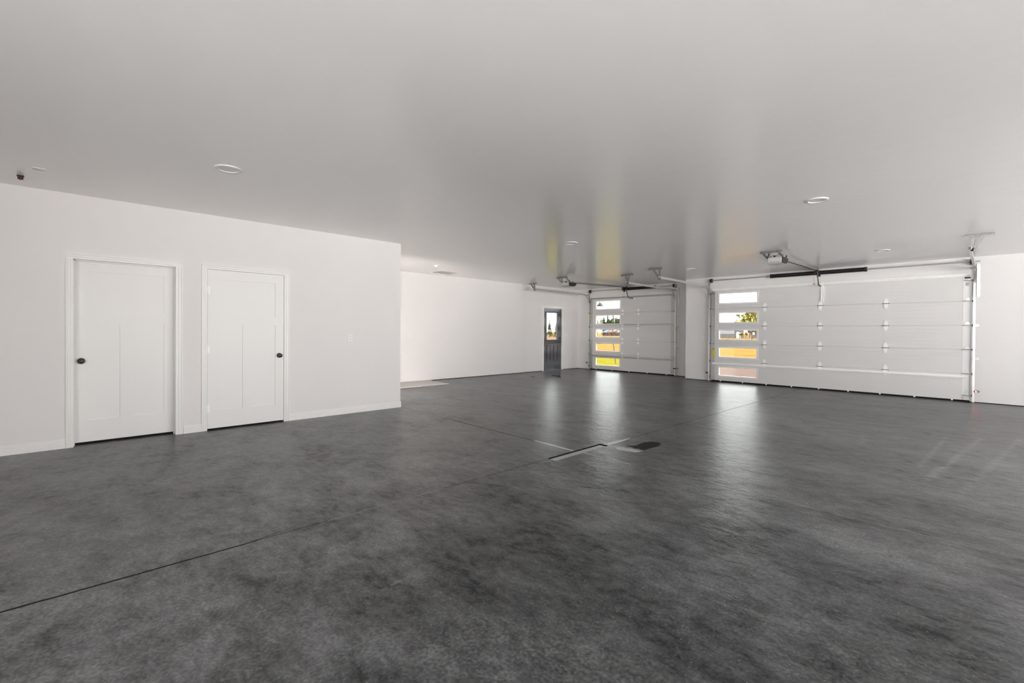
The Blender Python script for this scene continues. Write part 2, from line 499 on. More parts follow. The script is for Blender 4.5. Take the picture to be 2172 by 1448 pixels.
# trench drain
dr = thing('trench_drain', (3.831, 3.94, 0), 'slotted steel trench drain set into the dark floor where the joints cross', 'drain')
MB().box(DX0, DX1, DY0, DY1, -0.118, -0.112).box(DX0, DX0 + 0.003, DY0, DY1, -0.112, -0.001).box(DX1 - 0.003, DX1, DY0, DY1, -0.112, -0.001) \
    .box(DX0 + 0.003, DX1 - 0.003, DY0, DY0 + 0.003, -0.112, -0.001).box(DX0 + 0.003, DX1 - 0.003, DY1 - 0.003, DY1, -0.112, -0.001).build('channel', M['pit'], dr)
gx0, gx1, gy0, gy1 = 3.806, 3.885, 3.490, 4.345
g = MB()
for x in (gx0, (gx0 + gx1) / 2 - 0.004, gx1 - 0.008):
    g.box(x, x + 0.008, gy0, gy1, -0.018, -0.002)
nb = 38
for i in range(nb + 1):
    y = gy0 + (gy1 - gy0 - 0.009) * i / nb
    g.box(gx0 + 0.008, gx1 - 0.008, y, y + 0.009, -0.018, -0.0025)
g.build('grate', mat('stainless_grate', (0.62, 0.62, 0.61), 0.4, metal=0.8, var=0.15, vscale=50), dr)

# puddle: wet patch with a pale dried rim
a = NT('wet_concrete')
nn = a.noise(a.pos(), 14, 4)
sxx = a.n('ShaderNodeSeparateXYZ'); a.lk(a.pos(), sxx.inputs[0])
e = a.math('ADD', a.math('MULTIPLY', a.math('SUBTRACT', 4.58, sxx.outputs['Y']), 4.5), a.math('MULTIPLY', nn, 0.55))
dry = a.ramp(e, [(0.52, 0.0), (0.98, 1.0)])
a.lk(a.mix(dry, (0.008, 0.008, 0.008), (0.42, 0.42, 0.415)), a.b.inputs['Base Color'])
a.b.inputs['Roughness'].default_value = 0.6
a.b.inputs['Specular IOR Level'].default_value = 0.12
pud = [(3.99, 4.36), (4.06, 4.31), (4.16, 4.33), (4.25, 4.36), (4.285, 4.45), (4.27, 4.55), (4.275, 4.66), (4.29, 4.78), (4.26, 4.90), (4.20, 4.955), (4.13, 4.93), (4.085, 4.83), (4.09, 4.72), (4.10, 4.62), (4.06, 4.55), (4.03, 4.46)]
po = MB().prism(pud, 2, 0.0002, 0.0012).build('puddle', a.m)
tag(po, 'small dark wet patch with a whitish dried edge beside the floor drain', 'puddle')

# ------------------------------------------------------------------ walls and ceiling
def wall(name, mb):
    return struct(mb.build(name, M['wall']))
struct(MB().prism([(-0.75, YB - 0.3), (XW + 0.3, YB - 0.3), (XW + 0.3, Y1 + 0.3), (XR - 0.4, Y1 + 0.3), (XR - 0.4, YC - T), (-0.75, YC - T)], 2, H, H + 0.25).build('ceiling', M['ceiling']))  # cut back at the near left so sky reaches the added doorway
# near left wall with two door openings (y, z rectangles)
D1a, D1b, D1h = 0.006, 0.908, 2.045
D2a, D2b, D2h = 1.234, 2.149, 2.054
lw = MB()
lw.box(-T, 0, YB, D1a - 0.02, 0.0, H).box(-T, 0, D1b + 0.02, D2a - 0.02, 0.0, H).box(-T, 0, D2b + 0.02, YC, 0.0, H)
lw.box(-T, 0, D1a - 0.02, D1b + 0.02, D1h + 0.02, H).box(-T, 0, D2a - 0.02, D2b + 0.02, D2h + 0.02, H)
wall('wall_left', lw)
# wall behind the projecting corner, with an unseen doorway added to light the far end
wall('wall_recess', MB().box(XR, -1.48, YC - T, YC, 0.0, H).box(-0.78, -T, YC - T, YC, 0.0, H).box(-1.48, -0.78, YC - T, YC, 2.15, H))
wall('wall_far_left', MB().box(XR - T, XR, YC - T, 10.10, 0.014, H))
E0, E1, EH = 11.05, 11.945, 2.045
wall('wall_entry', MB().box(XR - T, XE, 10.10, E0 - 0.02, 0.014, H).box(XR - T, XE, E1 + 0.02, Y1 + T, 0.014, H).box(XR - T, XE, E0 - 0.02, E1 + 0.02, EH + 0.02, H))
# unseen eave added outside to keep sun off the entry door glass
struct(MB().box(-5.6, XR - T, 8.5, Y1 + 0.6, 2.62, 2.74).build('sunblock_eave', M['trim']))
# garage walls with openings behind the sectional doors
A0, A1, AH = -2.54, 0.35, 2.31
B0, B1, BH = 1.80, 6.53, 2.31
wall('wall_back', MB().box(XR - T, A0, Y1, Y1 + T, 0.014, H).box(A1, XP + 0.2, Y1, Y1 + T, 0.014, H).box(A0, A1, Y1, Y1 + T, AH, H))
wall('wall_pillar_return', MB().box(XP, XP + T, Y2 + T, Y1, 0.0, H))
wall('wall_front', MB().box(XP, B0, Y2, Y2 + T, 0.012, H).box(B1, XW + T, Y2, Y2 + T, 0.012, H).box(B0, B1, Y2, Y2 + T, BH, H))
gm = [(XR - T, XR - 0.006, YC - T, 10.10, 0.0), (XR - T, XE - 0.006, 10.10, E0 - 0.02, 0.0), (XR - T, XE - 0.006, E1 + 0.02, Y1 + T, 0.0),
      (XE, A0, Y1 + 0.006, Y1 + T, 0.0), (A1, XP + 0.2, Y1 + 0.006, Y1 + T, 0.0), (XP + 0.02, B0, Y2 + 0.006, Y2 + T, 0.0), (B1, XW, Y2 + 0.006, Y2 + T, 0.0)]
for i, q in enumerate(gm):  # black strips standing in for the shaded gap under the far walls
    struct(MB().box(q[0], q[1], q[2], q[3], 0.0, 0.016).build('trim_%d' % (i + 1), M['pit']))
# right and rear walls (out of the frame): invented wide openings added to let daylight in
rw = MB()
ys = [YB, 0.5, 2.2, 3.0, 6.8, 7.2, 10.3, Y2 + T]
for i in range(0, 8, 2):
    rw.box(XW, XW + T, ys[i], ys[i + 1], 0, H)
for i in range(1, 7, 2):
    rw.box(XW, XW + T, ys[i], ys[i + 1], 2.62, H)
wall('wall_right', rw)
wall('wall_rear', MB().box(-T, 6.0, YB - T, YB, 0, H).box(9.6, XW + T, YB - T, YB, 0, H).box(6.0, 9.6, YB - T, YB, 2.45, H))

# ------------------------------------------------------------------ baseboards
def baseboard(name, y0, y1, wrap=False):
    prof = [(0, 0), (0.014, 0), (0.014, 0.040), (0.0115, 0.043), (0.0115, 0.067), (0.007, 0.071), (0.0065, 0.094), (0.003, 0.100), (0, 0.100)]
    mb = MB()
    mb.prism(prof, 1, y0, y1)
    o = struct(mb.build(name, M['trim']))
    return o
baseboard('baseboard_left', YB, -0.056)
baseboard('baseboard_left_middle', 0.986, 1.178)
baseboard('baseboard_left_far', 2.220, YC + 0.010)

# ------------------------------------------------------------------ white interior doors
def casing(o, ya, yb, zt, wd=0.060):
    # stepped moulding: outer band, inner band
    def leg(y0, y1, out_left):
        mb = MB()
        s1 = 0.22 * (y1 - y0); s2 = 0.6 * (y1 - y0)
        pts = [(0, y0), (0.017, y0), (0.017, y0 + s1), (0.013, y0 + s1 + 0.003), (0.013, y0 + s2), (0.009, y0 + s2 + 0.003), (0.009, y1), (0, y1)]
        if not out_left:
            pts = [(x, y0 + y1 - y) for x, y in pts][::-1]
        mb.prism(pts, 2, 0.0, zt)
        return mb.build('casing', M['trim'], o)
    leg(ya - wd, ya, True)
    leg(yb, yb + wd + 0.012, False)
    mb = MB()
    z0, z1 = zt, zt + wd
    s1 = 0.22 * wd; s2 = 0.6 * wd
    prof = [(0, z1), (0.017, z1), (0.017, z1 - s1), (0.013, z1 - s1 - 0.003), (0.013, z1 - s2), (0.009, z1 - s2 - 0.003), (0.009, z0), (0, z0)]
    mb.prism(prof, 1, ya - wd, yb + wd + 0.012)
    mb.build('casing', M['trim'], o)

def white_door(name, ya, yb, zt, panels, xface, knob, knob_z):
    o = struct(thing(name, (0, ya, 0)))
    casing(o, ya, yb, zt)
    # jamb lining
    MB().box(-T, 0.0, ya - 0.018, ya, 0, zt + 0.018).box(-T, 0.0, yb, yb + 0.018, 0, zt + 0.018).box(-T, 0.0, ya, yb, zt, zt + 0.018).build('jamb', M['trim'], o)
    if xface < -0.05:
        MB().box(xface + 0.002, xface + 0.040, ya, ya + 0.010, 0.0, zt).box(xface + 0.002, xface + 0.040, yb - 0.010, yb, 0.0, zt).box(xface + 0.002, xface + 0.040, ya, yb, zt - 0.010, zt).build('door_stop', M['trim'], o)
    y0, y1, z0, z1 = ya + 0.004, yb - 0.003, 0.022, zt - 0.003
    th = 0.035; rc = 0.011
    mb = MB()
    mb.box(xface - th, xface - rc, y0, y1, z0, z1)
    (ty0, ty1, tz0, tz1), (ly0, ly1, lz0, lz1), (ry0, ry1, rz0, rz1) = panels
    f0, f1 = xface - rc, xface
    for b in ((y0, ty0, z0, z1), (ty1, y1, z0, z1), (ty0, ty1, tz1, z1), (ty0, ty1, lz1, tz0), (ty0, ty1, z0, lz0), (ly1, ry0, lz0, lz1)):
        mb.box(f0, f1, b[0], b[1], b[2], b[3])
    slab_ = mb.build('door_leaf', M['door'], o)
    for p in panels:
        MB().box(f0, f0 + 0.0012, p[0] + 0.0015, p[1] - 0.0015, p[2] + 0.0015, p[3] - 0.0015).build('panel', M['door'], slab_)
    # knob: rosette, neck and flattened ball
    kb = MB().lathe([(0.0, 0.0), (0.033, 0.0), (0.033, 0.006), (0.028, 0.010), (0.013, 0.012), (0.011, 0.030), (0.017, 0.036), (0.026, 0.044), (0.0285, 0.054), (0.025, 0.062), (0.014, 0.067), (0.0, 0.068)], (xface, knob, knob_z), axis=0, n=28)
    kb.build('door_knob', M['black'], o, smooth=True)
    return o, slab_
x1 = -0.112
white_door('door_1', D1a, D1b, D1h, [(0.120, 0.808, 1.466, 1.926), (0.120, 0.398, 0.262, 1.352), (0.519, 0.808, 0.258, 1.352)], x1, 0.068, 0.928)
d2, _ = white_door('door_2', D2a, D2b, D2h, [(1.351, 2.036, 1.466, 1.927), (1.352, 1.634, 0.247, 1.350), (1.755, 2.036, 0.247, 1.350)], -0.002, 2.087, 0.931)
MB().box(-0.02, 0.0035, D2b + 0.0005, D2b + 0.012, 0.90, 0.965).build('strike_plate', M['black'], d2)
for hz in (1.784, 1.029, 0.277):
    hb_ = MB().box(-0.003, 0.004, 1.238, 1.262, hz - 0.047, hz + 0.047)
    hb_.tube([(0.006, 1.236, hz - 0.049), (0.006, 1.236, hz + 0.049)], 0.006, 10)
    hb_.build('hinge', M['zinc'], d2)
# dark room behind the doors so the gap beneath them reads black
wall('wall_closet', MB().box(-0.72, -0.62, YB, YC - T, 0, H).box(-0.62, -T, YB - T, YB, 0, H))

# ------------------------------------------------------------------ entry door (door_3) with glass
e3 = struct(thing('door_3', (XE, E0, 0)))
mb = MB()
mb.box(XE, XE + 0.018, E0 - 0.072, E0 - 0.004, 0, EH + 0.066).box(XE, XE + 0.018, E1 + 0.004, E1 + 0.072, 0, EH + 0.066).box(XE, XE + 0.018, E0 - 0.004, E1 + 0.004, EH, EH + 0.066)
mb.build('casing', M['trim'], e3)
MB().box(XE - 0.16, XE, E0 - 0.018, E0, 0, EH + 0.018).box(XE - 0.16, XE, E1, E1 + 0.018, 0, EH + 0.018).box(XE - 0.16, XE, E0, E1, EH, EH + 0.018).build('jamb', M['trim'], e3)
xf = XE - 0.012
y0, y1, z0, z1 = E0 + 0.003, E1 - 0.003, 0.012, EH - 0.003
gy0_, gy1_, gz0, gz1 = 11.197, 11.729, 1.018, 1.897
leaf = MB().ring(y0, y1, z0, z1, gy0_, gy1_, gz0, gz1, xf - 0.044, xf, axis=0).build('door_leaf', M['entry'], e3)
MB().ring(gy0_ - 0.03, gy1_ + 0.03, gz0 - 0.03, gz1 + 0.03, gy0_, gy1_, gz0, gz1, xf, xf + 0.012, axis=0).build('glass_frame', M['entry_dark'], leaf)
MB().box(xf - 0.026, xf - 0.020, gy0_, gy1_, gz0, gz1).build('pane', M['glass'], leaf)
for py0, py1 in ((11.197, 11.410), (11.540, 11.762)):
    MB().ring(py0, py1, 0.290, 0.835, py0 + 0.028, py1 - 0.028, 0.318, 0.807, xf, xf + 0.010, axis=0).build('panel_moulding', M['entry_dark'], leaf)
    MB().box(xf, xf + 0.006, py0 + 0.040, py1 - 0.040, 0.332, 0.793).build('panel', M['entry'], leaf, bevel=0.004)
MB().lathe([(0, 0), (0.031, 0), (0.031, 0.010), (0.024, 0.016), (0.012, 0.018), (0, 0.018)], (xf, 11.866, 1.068), 0, 20).build('deadbolt', M['black'], e3)
MB().lathe([(0, 0), (0.031, 0), (0.031, 0.010), (0.012, 0.014), (0.011, 0.05), (0, 0.05)], (xf, 11.862, 0.936), 0, 20).tube([(xf + 0.045, 11.866, 0.936), (xf + 0.047, 11.80, 0.937), (xf + 0.045, 11.745, 0.930)], 0.010, 10).build('lever_handle', M['black'], e3, smooth=True)
MB().box(XE - 0.14, XE + 0.01, E0, E1, 0.0, 0.012).build('threshold', M['galvd'], e3)

# ------------------------------------------------------------------ sectional garage doors
SEAM = [0.036, 0.537, 0.995, 1.453, 1.911, 2.372]
def garage_door(name, label, xc, hw, yw, wx0, wx1, wz, hinge_x, left_sensor, seam_struts, wide):
    yf = yw - 0.058                     # room-side face
    yb_ = yw - 0.010
    o = thing(name, (xc, yw, 0), label, 'garage door')
    xl, xr_ = xc - hw, xc + hw
    for i in range(5):
        z0, z1 = SEAM[i] + 0.0015, SEAM[i + 1] - 0.0015
        a0, a1 = wz[i]
        s = MB().ring(xl, xr_, z0, z1, wx0 - 0.010, wx1 + 0.010, a0 - 0.010, a1 + 0.010, yf, yf + 0.012).ring(xl, xr_, SEAM[i] if i else z0, SEAM[i + 1] + (0.006 if i < 4 else 0), wx0 - 0.010, wx1 + 0.010, a0 - 0.010, a1 + 0.010, yf + 0.0121, yb_).build('section', M['skin'], o)
        f = MB().ring(wx0 - 0.042, wx1 + 0.042, a0 - 0.042, a1 + 0.042, wx0, wx1, a0, a1, yf - 0.010, yf)
        f.ring(wx0 - 0.010, wx1 + 0.010, a0 - 0.010, a1 + 0.010, wx0, wx1, a0, a1, yf, yb_ - 0.002)
        f.build('window_frame', M['trim'], s, bevel=0.003)
        MB().box(wx0, wx1, yf + 0.020, yf + 0.026, a0, a1).build('pane', M['glass'], s)
        for sx0, sx1, m in ((xl, xl + 0.095, 'galv' if True else 'zinc'), (xr_ - 0.115, xr_, 'stile_white' if wide else 'galv')):
            MB().box(sx0, sx1, yf - 0.003, yf, z0 + 0.002, z1 - 0.002).build('end_stile', M[m], s)
    # centre hinges: pointed-oval leaves and pin
    first = None
    for hx in hinge_x:
        for hz in SEAM[1:5]:
            if first is None:
                leafp = []
                for k in range(13):
                    t_ = k / 12.0
                    leafp.append((-0.036 + 0.0, 0))
                mb = MB()
                up_ = [(-0.037, 0.012), (0.037, 0.012), (0.039, 0.045), (0.030, 0.075), (0.014, 0.103), (0, 0.112), (-0.014, 0.103), (-0.030, 0.075), (-0.039, 0.045)]
                mb.prism(up_, 1, -0.009, 0.0)
                mb.prism([(x, -z) for x, z in up_][::-1], 1, -0.009, 0.0)
                mb.box(-0.034, 0.034, -0.013, -0.001, -0.012, 0.012)
                hob = mb.build('hinge', M['zinc'], None)
                hp = MB().tube([(-0.060, -0.016, 0), (0.060, -0.016, 0)], 0.0075, 8).build('hinge_pin', M['galvd'], None)
                hp.parent = hob
                hob.parent = o
                hob.location = (hx - xc, yf - yw, hz)
                first = (hob, hp)
            else:
                c = first[0].copy(); COL.objects.link(c); c.parent = o; c.location = (hx - xc, yf - yw, hz)
                d = first[1].copy(); COL.objects.link(d); d.parent = c
    # edge hinges with rollers reaching into the tracks
    for sgn, ex in ((-1, xl + 0.05), (1, xr_ - 0.055)):
        for hz in [0.13] + SEAM[1:5] + [2.30]:
            mb = MB().prism([(ex - 0.034, hz - 0.012), (ex + 0.034, hz - 0.012), (ex + 0.036, hz + 0.03), (ex + 0.018, hz + 0.06), (ex, hz + 0.068), (ex - 0.018, hz + 0.06), (ex - 0.036, hz + 0.03)], 1, yf - 0.009, yf - 0.003)
            mb.box(ex - 0.040, ex + 0.040, yf - 0.030, yf - 0.009, hz - 0.010, hz - 0.004)
            mb.tube([(ex - sgn * 0.050, yf - 0.024, hz + 0.002), (ex + sgn * 0.072, yf - 0.024, hz + 0.002)], 0.0065, 8)
            eh = mb.build('roller_hinge', M['galv'], o)
            MB().tube([(ex + sgn * 0.064, yf - 0.026, hz), (ex + sgn * 0.078, yf - 0.026, hz)], 0.019, 14).build('roller', M['slot'], eh)
    # horizontal struts (hat section)
    for z0, z1, m in seam_struts:
        zc = (z0 + z1) / 2; hgt = (z1 - z0) / 2
        prof = [(yf - 0.003, z0), (yf - 0.006, z0), (yf - 0.006, zc - hgt * 0.45), (yf - 0.050, zc - hgt * 0.32), (yf - 0.050, zc + hgt * 0.32), (yf - 0.006, zc + hgt * 0.45), (yf - 0.006, z1), (yf - 0.003, z1)]
        MB().prism(prof, 0, xl + 0.03, xr_ - 0.03).build('strut', M[m], o)
    # bottom rubber seal and retainer clips
    MB().box(xl + 0.01, xr_ - 0.01, yf + 0.004, yb_ - 0.004, 0.001, SEAM[0]).build('bottom_seal', M['rubber'], o)
    n = 9 if wide else 5
    for i in range(n):
        x = xl + 0.25 + (2 * hw - 0.5) * i / (n - 1)
        MB().box(x - 0.014, x + 0.014, yf - 0.004, yf + 0.004, 0.016, 0.046).build('seal_clip', M['zinc'], o)
    for x in (xl + 0.06, xr_ - 0.06):
        MB().box(x - 0.045, x + 0.045, yf - 0.012, yf - 0.003, 0.040, 0.10).tube([(x, yf - 0.02, 0.095), (x, yf - 0.003, 0.095)], 0.010, 8).build('bottom_bracket', M['galv'], o)
    return o, yf

M['stile_white'] = mat('white_steel_stile', (0.80, 0.79, 0.78), 0.4)
g2, yf2 = garage_door('garage_door', 'wide white five-section garage door with a column of five windows at its left', 4.165, 2.4385, Y2, 1.938, 2.846,
    [(0.172, 0.379), (0.660, 0.890), (1.115, 1.341), (1.556, 1.790), (2.056, 2.292)], (3.026, 4.180, 5.343), True,
    [(0.448, 0.496, 'zinc'), (2.378, 2.432, 'zinc')], True)
g1, yf1 = garage_door('garage_door', 'narrower white garage door beside the charcoal entry door', -1.095, 1.524, Y1, -2.372, -1.449,
    [(0.176, 0.411), (0.660, 0.894), (1.119, 1.354), (1.555, 1.818), (2.050, 2.308)], (-1.345, -0.775), True,
    [(0.452, 0.500, 'galv'), (1.500, 1.546, 'galv'), (2.375, 2.425, 'galv')], False)
# operator stile on the wide door
MB().box(4.198, 4.238, yf2 - 0.014, yf2 - 0.001, 1.985, 2.335).box(4.190, 4.197, yf2 - 0.022, yf2 - 0.001, 1.985, 2.335).box(4.239, 4.246, yf2 - 0.022, yf2 - 0.001, 1.985, 2.335) \
    .prism([(4.175, 2.400), (4.262, 2.400), (4.246, 2.345), (4.238, 2.330), (4.198, 2.330), (4.190, 2.345)], 1, yf2 - 0.058, yf2 - 0.051).build('operator_stile', M['zinc'], g2)
MB().box(-0.935, -0.865, yf1 - 0.045, yf1 - 0.002, 2.315, 2.372).build('operator_bracket', M['zinc'], g1)
lab = MB().box(1.760, 1.818, yf2 - 0.006, yf2 - 0.0032, 0.640, 0.870).build('warning_label', M['yellow'], g2)
MB().box(1.762, 1.816, yf2 - 0.0066, yf2 - 0.006, 0.846, 0.862).build('label_stripe', M['slot'], lab)
lab = MB().box(-2.60, -2.535, yf1 - 0.006, yf1 - 0.0032, 1.60, 1.80).build('warning_label', mat('faded_yellow_label', (0.50, 0.46, 0.22), 0.5), g1)
# handle slot and stamped tag on the right stile of the wide door
MB().box(6.505, 6.585, yf2 - 0.010, yf2 - 0.0035, 2.335, 2.368).build('top_roller_slot', M['cover'], g2)
MB().box(6.520, 6.566, yf2 - 0.006, yf2 - 0.0032, 2.205, 2.262).build('stile_tag', M['galvd'], g2)

# ------------------------------------------------------------------ tracks
def c_profile(sgn):
    # channel open toward the door (sgn = +1 opens to +x)
    w2, dp, t = 0.026, 0.032, 0.003
    p = [(-w2, dp), (-w2, 0), (w2, 0), (w2, dp), (w2 - t, dp), (w2 - t, t), (-w2 + t, t), (-w2 + t, dp)]
    return [(u, x * sgn) for u, x in p]

def angle_strap(mb, p0, p1, w=0.032):
    mb.bar(p0, p1, w, 0.003, up=(0, 1, 0))
    p0 = Vector(p0); p1 = Vector(p1)
    d = (p1 - p0).normalized()
    a_ = d.cross(Vector((0, 1, 0))).normalized() * (w / 2)
    mb.bar(p0 + a_ + Vector((0, 0.014, 0)), p1 + a_ + Vector((0, 0.014, 0)), 0.003, 0.028, up=(0, 1, 0))

def track(label, x, yf, side, ztrk, yend, hang, shaft_z, cat='track'):
    """side=+1: left-hand track (opens to +x)"""
    yv = yf - 0.026
    Rr = 0.36
    o = thing('door_track', (x, yv, 0), label, cat, 'garage door tracks')
    xb = x - side * 0.030
    prof = c_profile(side)
    zc = ztrk - Rr
    MB().sweep(prof, [(yv, 0.012), (yv, zc - 0.25), (yv, zc)], xb).build('vertical_rail', M['galv_bright'], o)
    pts = [(yv - Rr + Rr * cos(t * pi / 2 / 12), zc + Rr * sin(t * pi / 2 / 12)) for t in range(13)]
    MB().sweep(prof, pts, xb).build('curved_rail', M['galv_bright'], o)
    MB().sweep(prof, [(yv - Rr, ztrk), ((yv - Rr + yend) / 2, ztrk + 0.008), (yend, ztrk + 0.016)], xb).build('horizontal_rail', M['galv_bright'], o)
    # vertical wall angle up to the shaft, short flag bracket
    yw = yf + 0.058
    xo = xb - side * 0.012
    MB().box(min(xo, xo - side * 0.045), max(xo, xo - side * 0.045), yw - 0.003, yw, zc - 0.18, shaft_z - 0.06) \
        .box(min(xo, xo + side * 0.003), max(xo, xo + side * 0.003), yw - 0.055, yw, zc - 0.18, shaft_z - 0.06).build('flag_angle', M['galv'], o)
    MB().bar((xo, yw - 0.004, ztrk - 0.012), (xo, yv - Rr * 0.75, ztrk - 0.012), 0.004, 0.036).build('flag_strap', M['galv'], o)
    for z in (1.451, 0.826, 0.22):
        MB().box(min(xb, xb - side * 0.055), max(xb, xb - side * 0.055), yw - 0.004, yw, z - 0.022, z + 0.022) \
            .box(min(xb - side * 0.004, xb), max(xb - side * 0.004, xb), yv, yw, z - 0.022, z + 0.022).build('jamb_bracket', M['galv'], o)
    # ceiling hanger
    hx0, hx1, hy, sx0, sx1 = hang
    MB().box(hx0, hx1, hy - 0.016, hy + 0.016, H - 0.004, H - 0.0005).box(hx0, hx1, hy + 0.013, hy + 0.016, H - 0.034, H - 0.004).build('hanger_angle', M['galvd'], o)
    for sx in (sx0, sx1):
        mb = MB()
        angle_strap(mb, (sx, hy + 0.005, H - 0.010), (xb - side * 0.004, hy + 0.005, ztrk - 0.030))
        mb.build('hanger_strap', M['galvd'], o)
    MB().tube([(xb - side * 0.03, hy, ztrk), (xb + side * 0.03, hy, ztrk)], 0.009, 8).build('bolt', M['slot'], o)
    return o
M['galv_bright'] = mat('bright_galvanised_track', (0.68, 0.68, 0.66), 0.36, metal=0.75, var=0.08, vscale=30)
track('left-hand galvanised track of the wide garage door, hung from the ceiling', 1.702, yf2, 1, 2.505, 9.53, (1.39, 1.73, 9.575, 1.50, 1.66), 2.665)
track('right-hand galvanised track of the wide garage door, beside the bare right wall', 6.628, yf2, -1, 2.530, 9.47, (6.59, 6.895, 9.505, 6.675, 6.79), 2.665)
track('left-hand galvanised track of the narrower garage door, above the entry door', -2.645, yf1, 1, 2.540, 10.02, (-2.905, -2.585, 10.058, -2.83, -2.70), 2.665)
track('right-hand galvanised track of the narrower garage door, next to the pillar', 0.452, yf1, -1, 2.520, 10.09, (0.30, 0.655, 10.13, 0.43, 0.55), 2.665)

# ------------------------------------------------------------------ torsion springs
def torsion(label, xl, xr_, yw, z, springs, centre):
    ys = yw - 0.095
    o = thing('torsion_spring', ((xl + xr_) / 2, yw, z), label, 'spring')
    MB().tube([(xl - 0.09, ys, z), (xr_ + 0.11, ys, z)], 0.0125, 12).build('shaft', M['galv'], o, smooth=True)
    for s0, s1 in springs:
        # closely wound coil: ridged tube
        n = int((s1 - s0) / 0.018)
        path = []; rad = []
        for i in range(n * 2 + 1):
            x = s0 + (s1 - s0) * i / (n * 2)
            path.append((x, ys, z)); rad.append(0.046 if i % 2 else 0.0425)
        MB().tube(path, rad, 16).build('spring_coil', M['spring'], o, smooth=True)
        for x in (s0, s1):
            MB().tube([(x - 0.02, ys, z), (x + 0.02, ys, z)], 0.050, 14).build('winding_cone', M['cover'], o)
    for x, sg in ((xl, 1), (xr_, -1)):
        MB().lathe([(0, -0.022), (0.052, -0.022), (0.052, -0.012), (0.040, -0.008), (0.040, 0.008), (0.052, 0.012), (0.052, 0.022), (0, 0.022)], (x, ys, z), 0, 20).build('cable_drum', M['cover'], o)
        MB().box(x - sg * 0.040 - 0.002, x - sg * 0.040 + 0.002, ys - 0.04, yw - 0.001, z - 0.07, z + 0.045).build('end_bearing_plate', M['galv'], o)
        MB().tube([(x + sg * 0.0, ys + 0.044, z - 0.01), (x + sg * 0.012, yw - 0.07, 0.10)], 0.0016, 5).build('lift_cable', M['galvd'], o)
    cx = centre
    MB().box(cx - 0.003, cx + 0.003, ys - 0.04, yw - 0.001, z - 0.05, z + 0.055).box(cx - 0.035, cx + 0.035, yw - 0.005, yw - 0.001, z - 0.08, z + 0.07).build('centre_bracket', M['cover'], o)
    return o
torsion('long black torsion spring shaft above the wide garage door', 1.735, 6.60, Y2, 2.652, [(3.175, 4.10), (4.16, 5.005)], 4.13)
torsion('short black torsion spring shaft above the narrower garage door', -2.60, 0.415, Y1, 2.655, [(-1.30, -0.20)], -1.325)

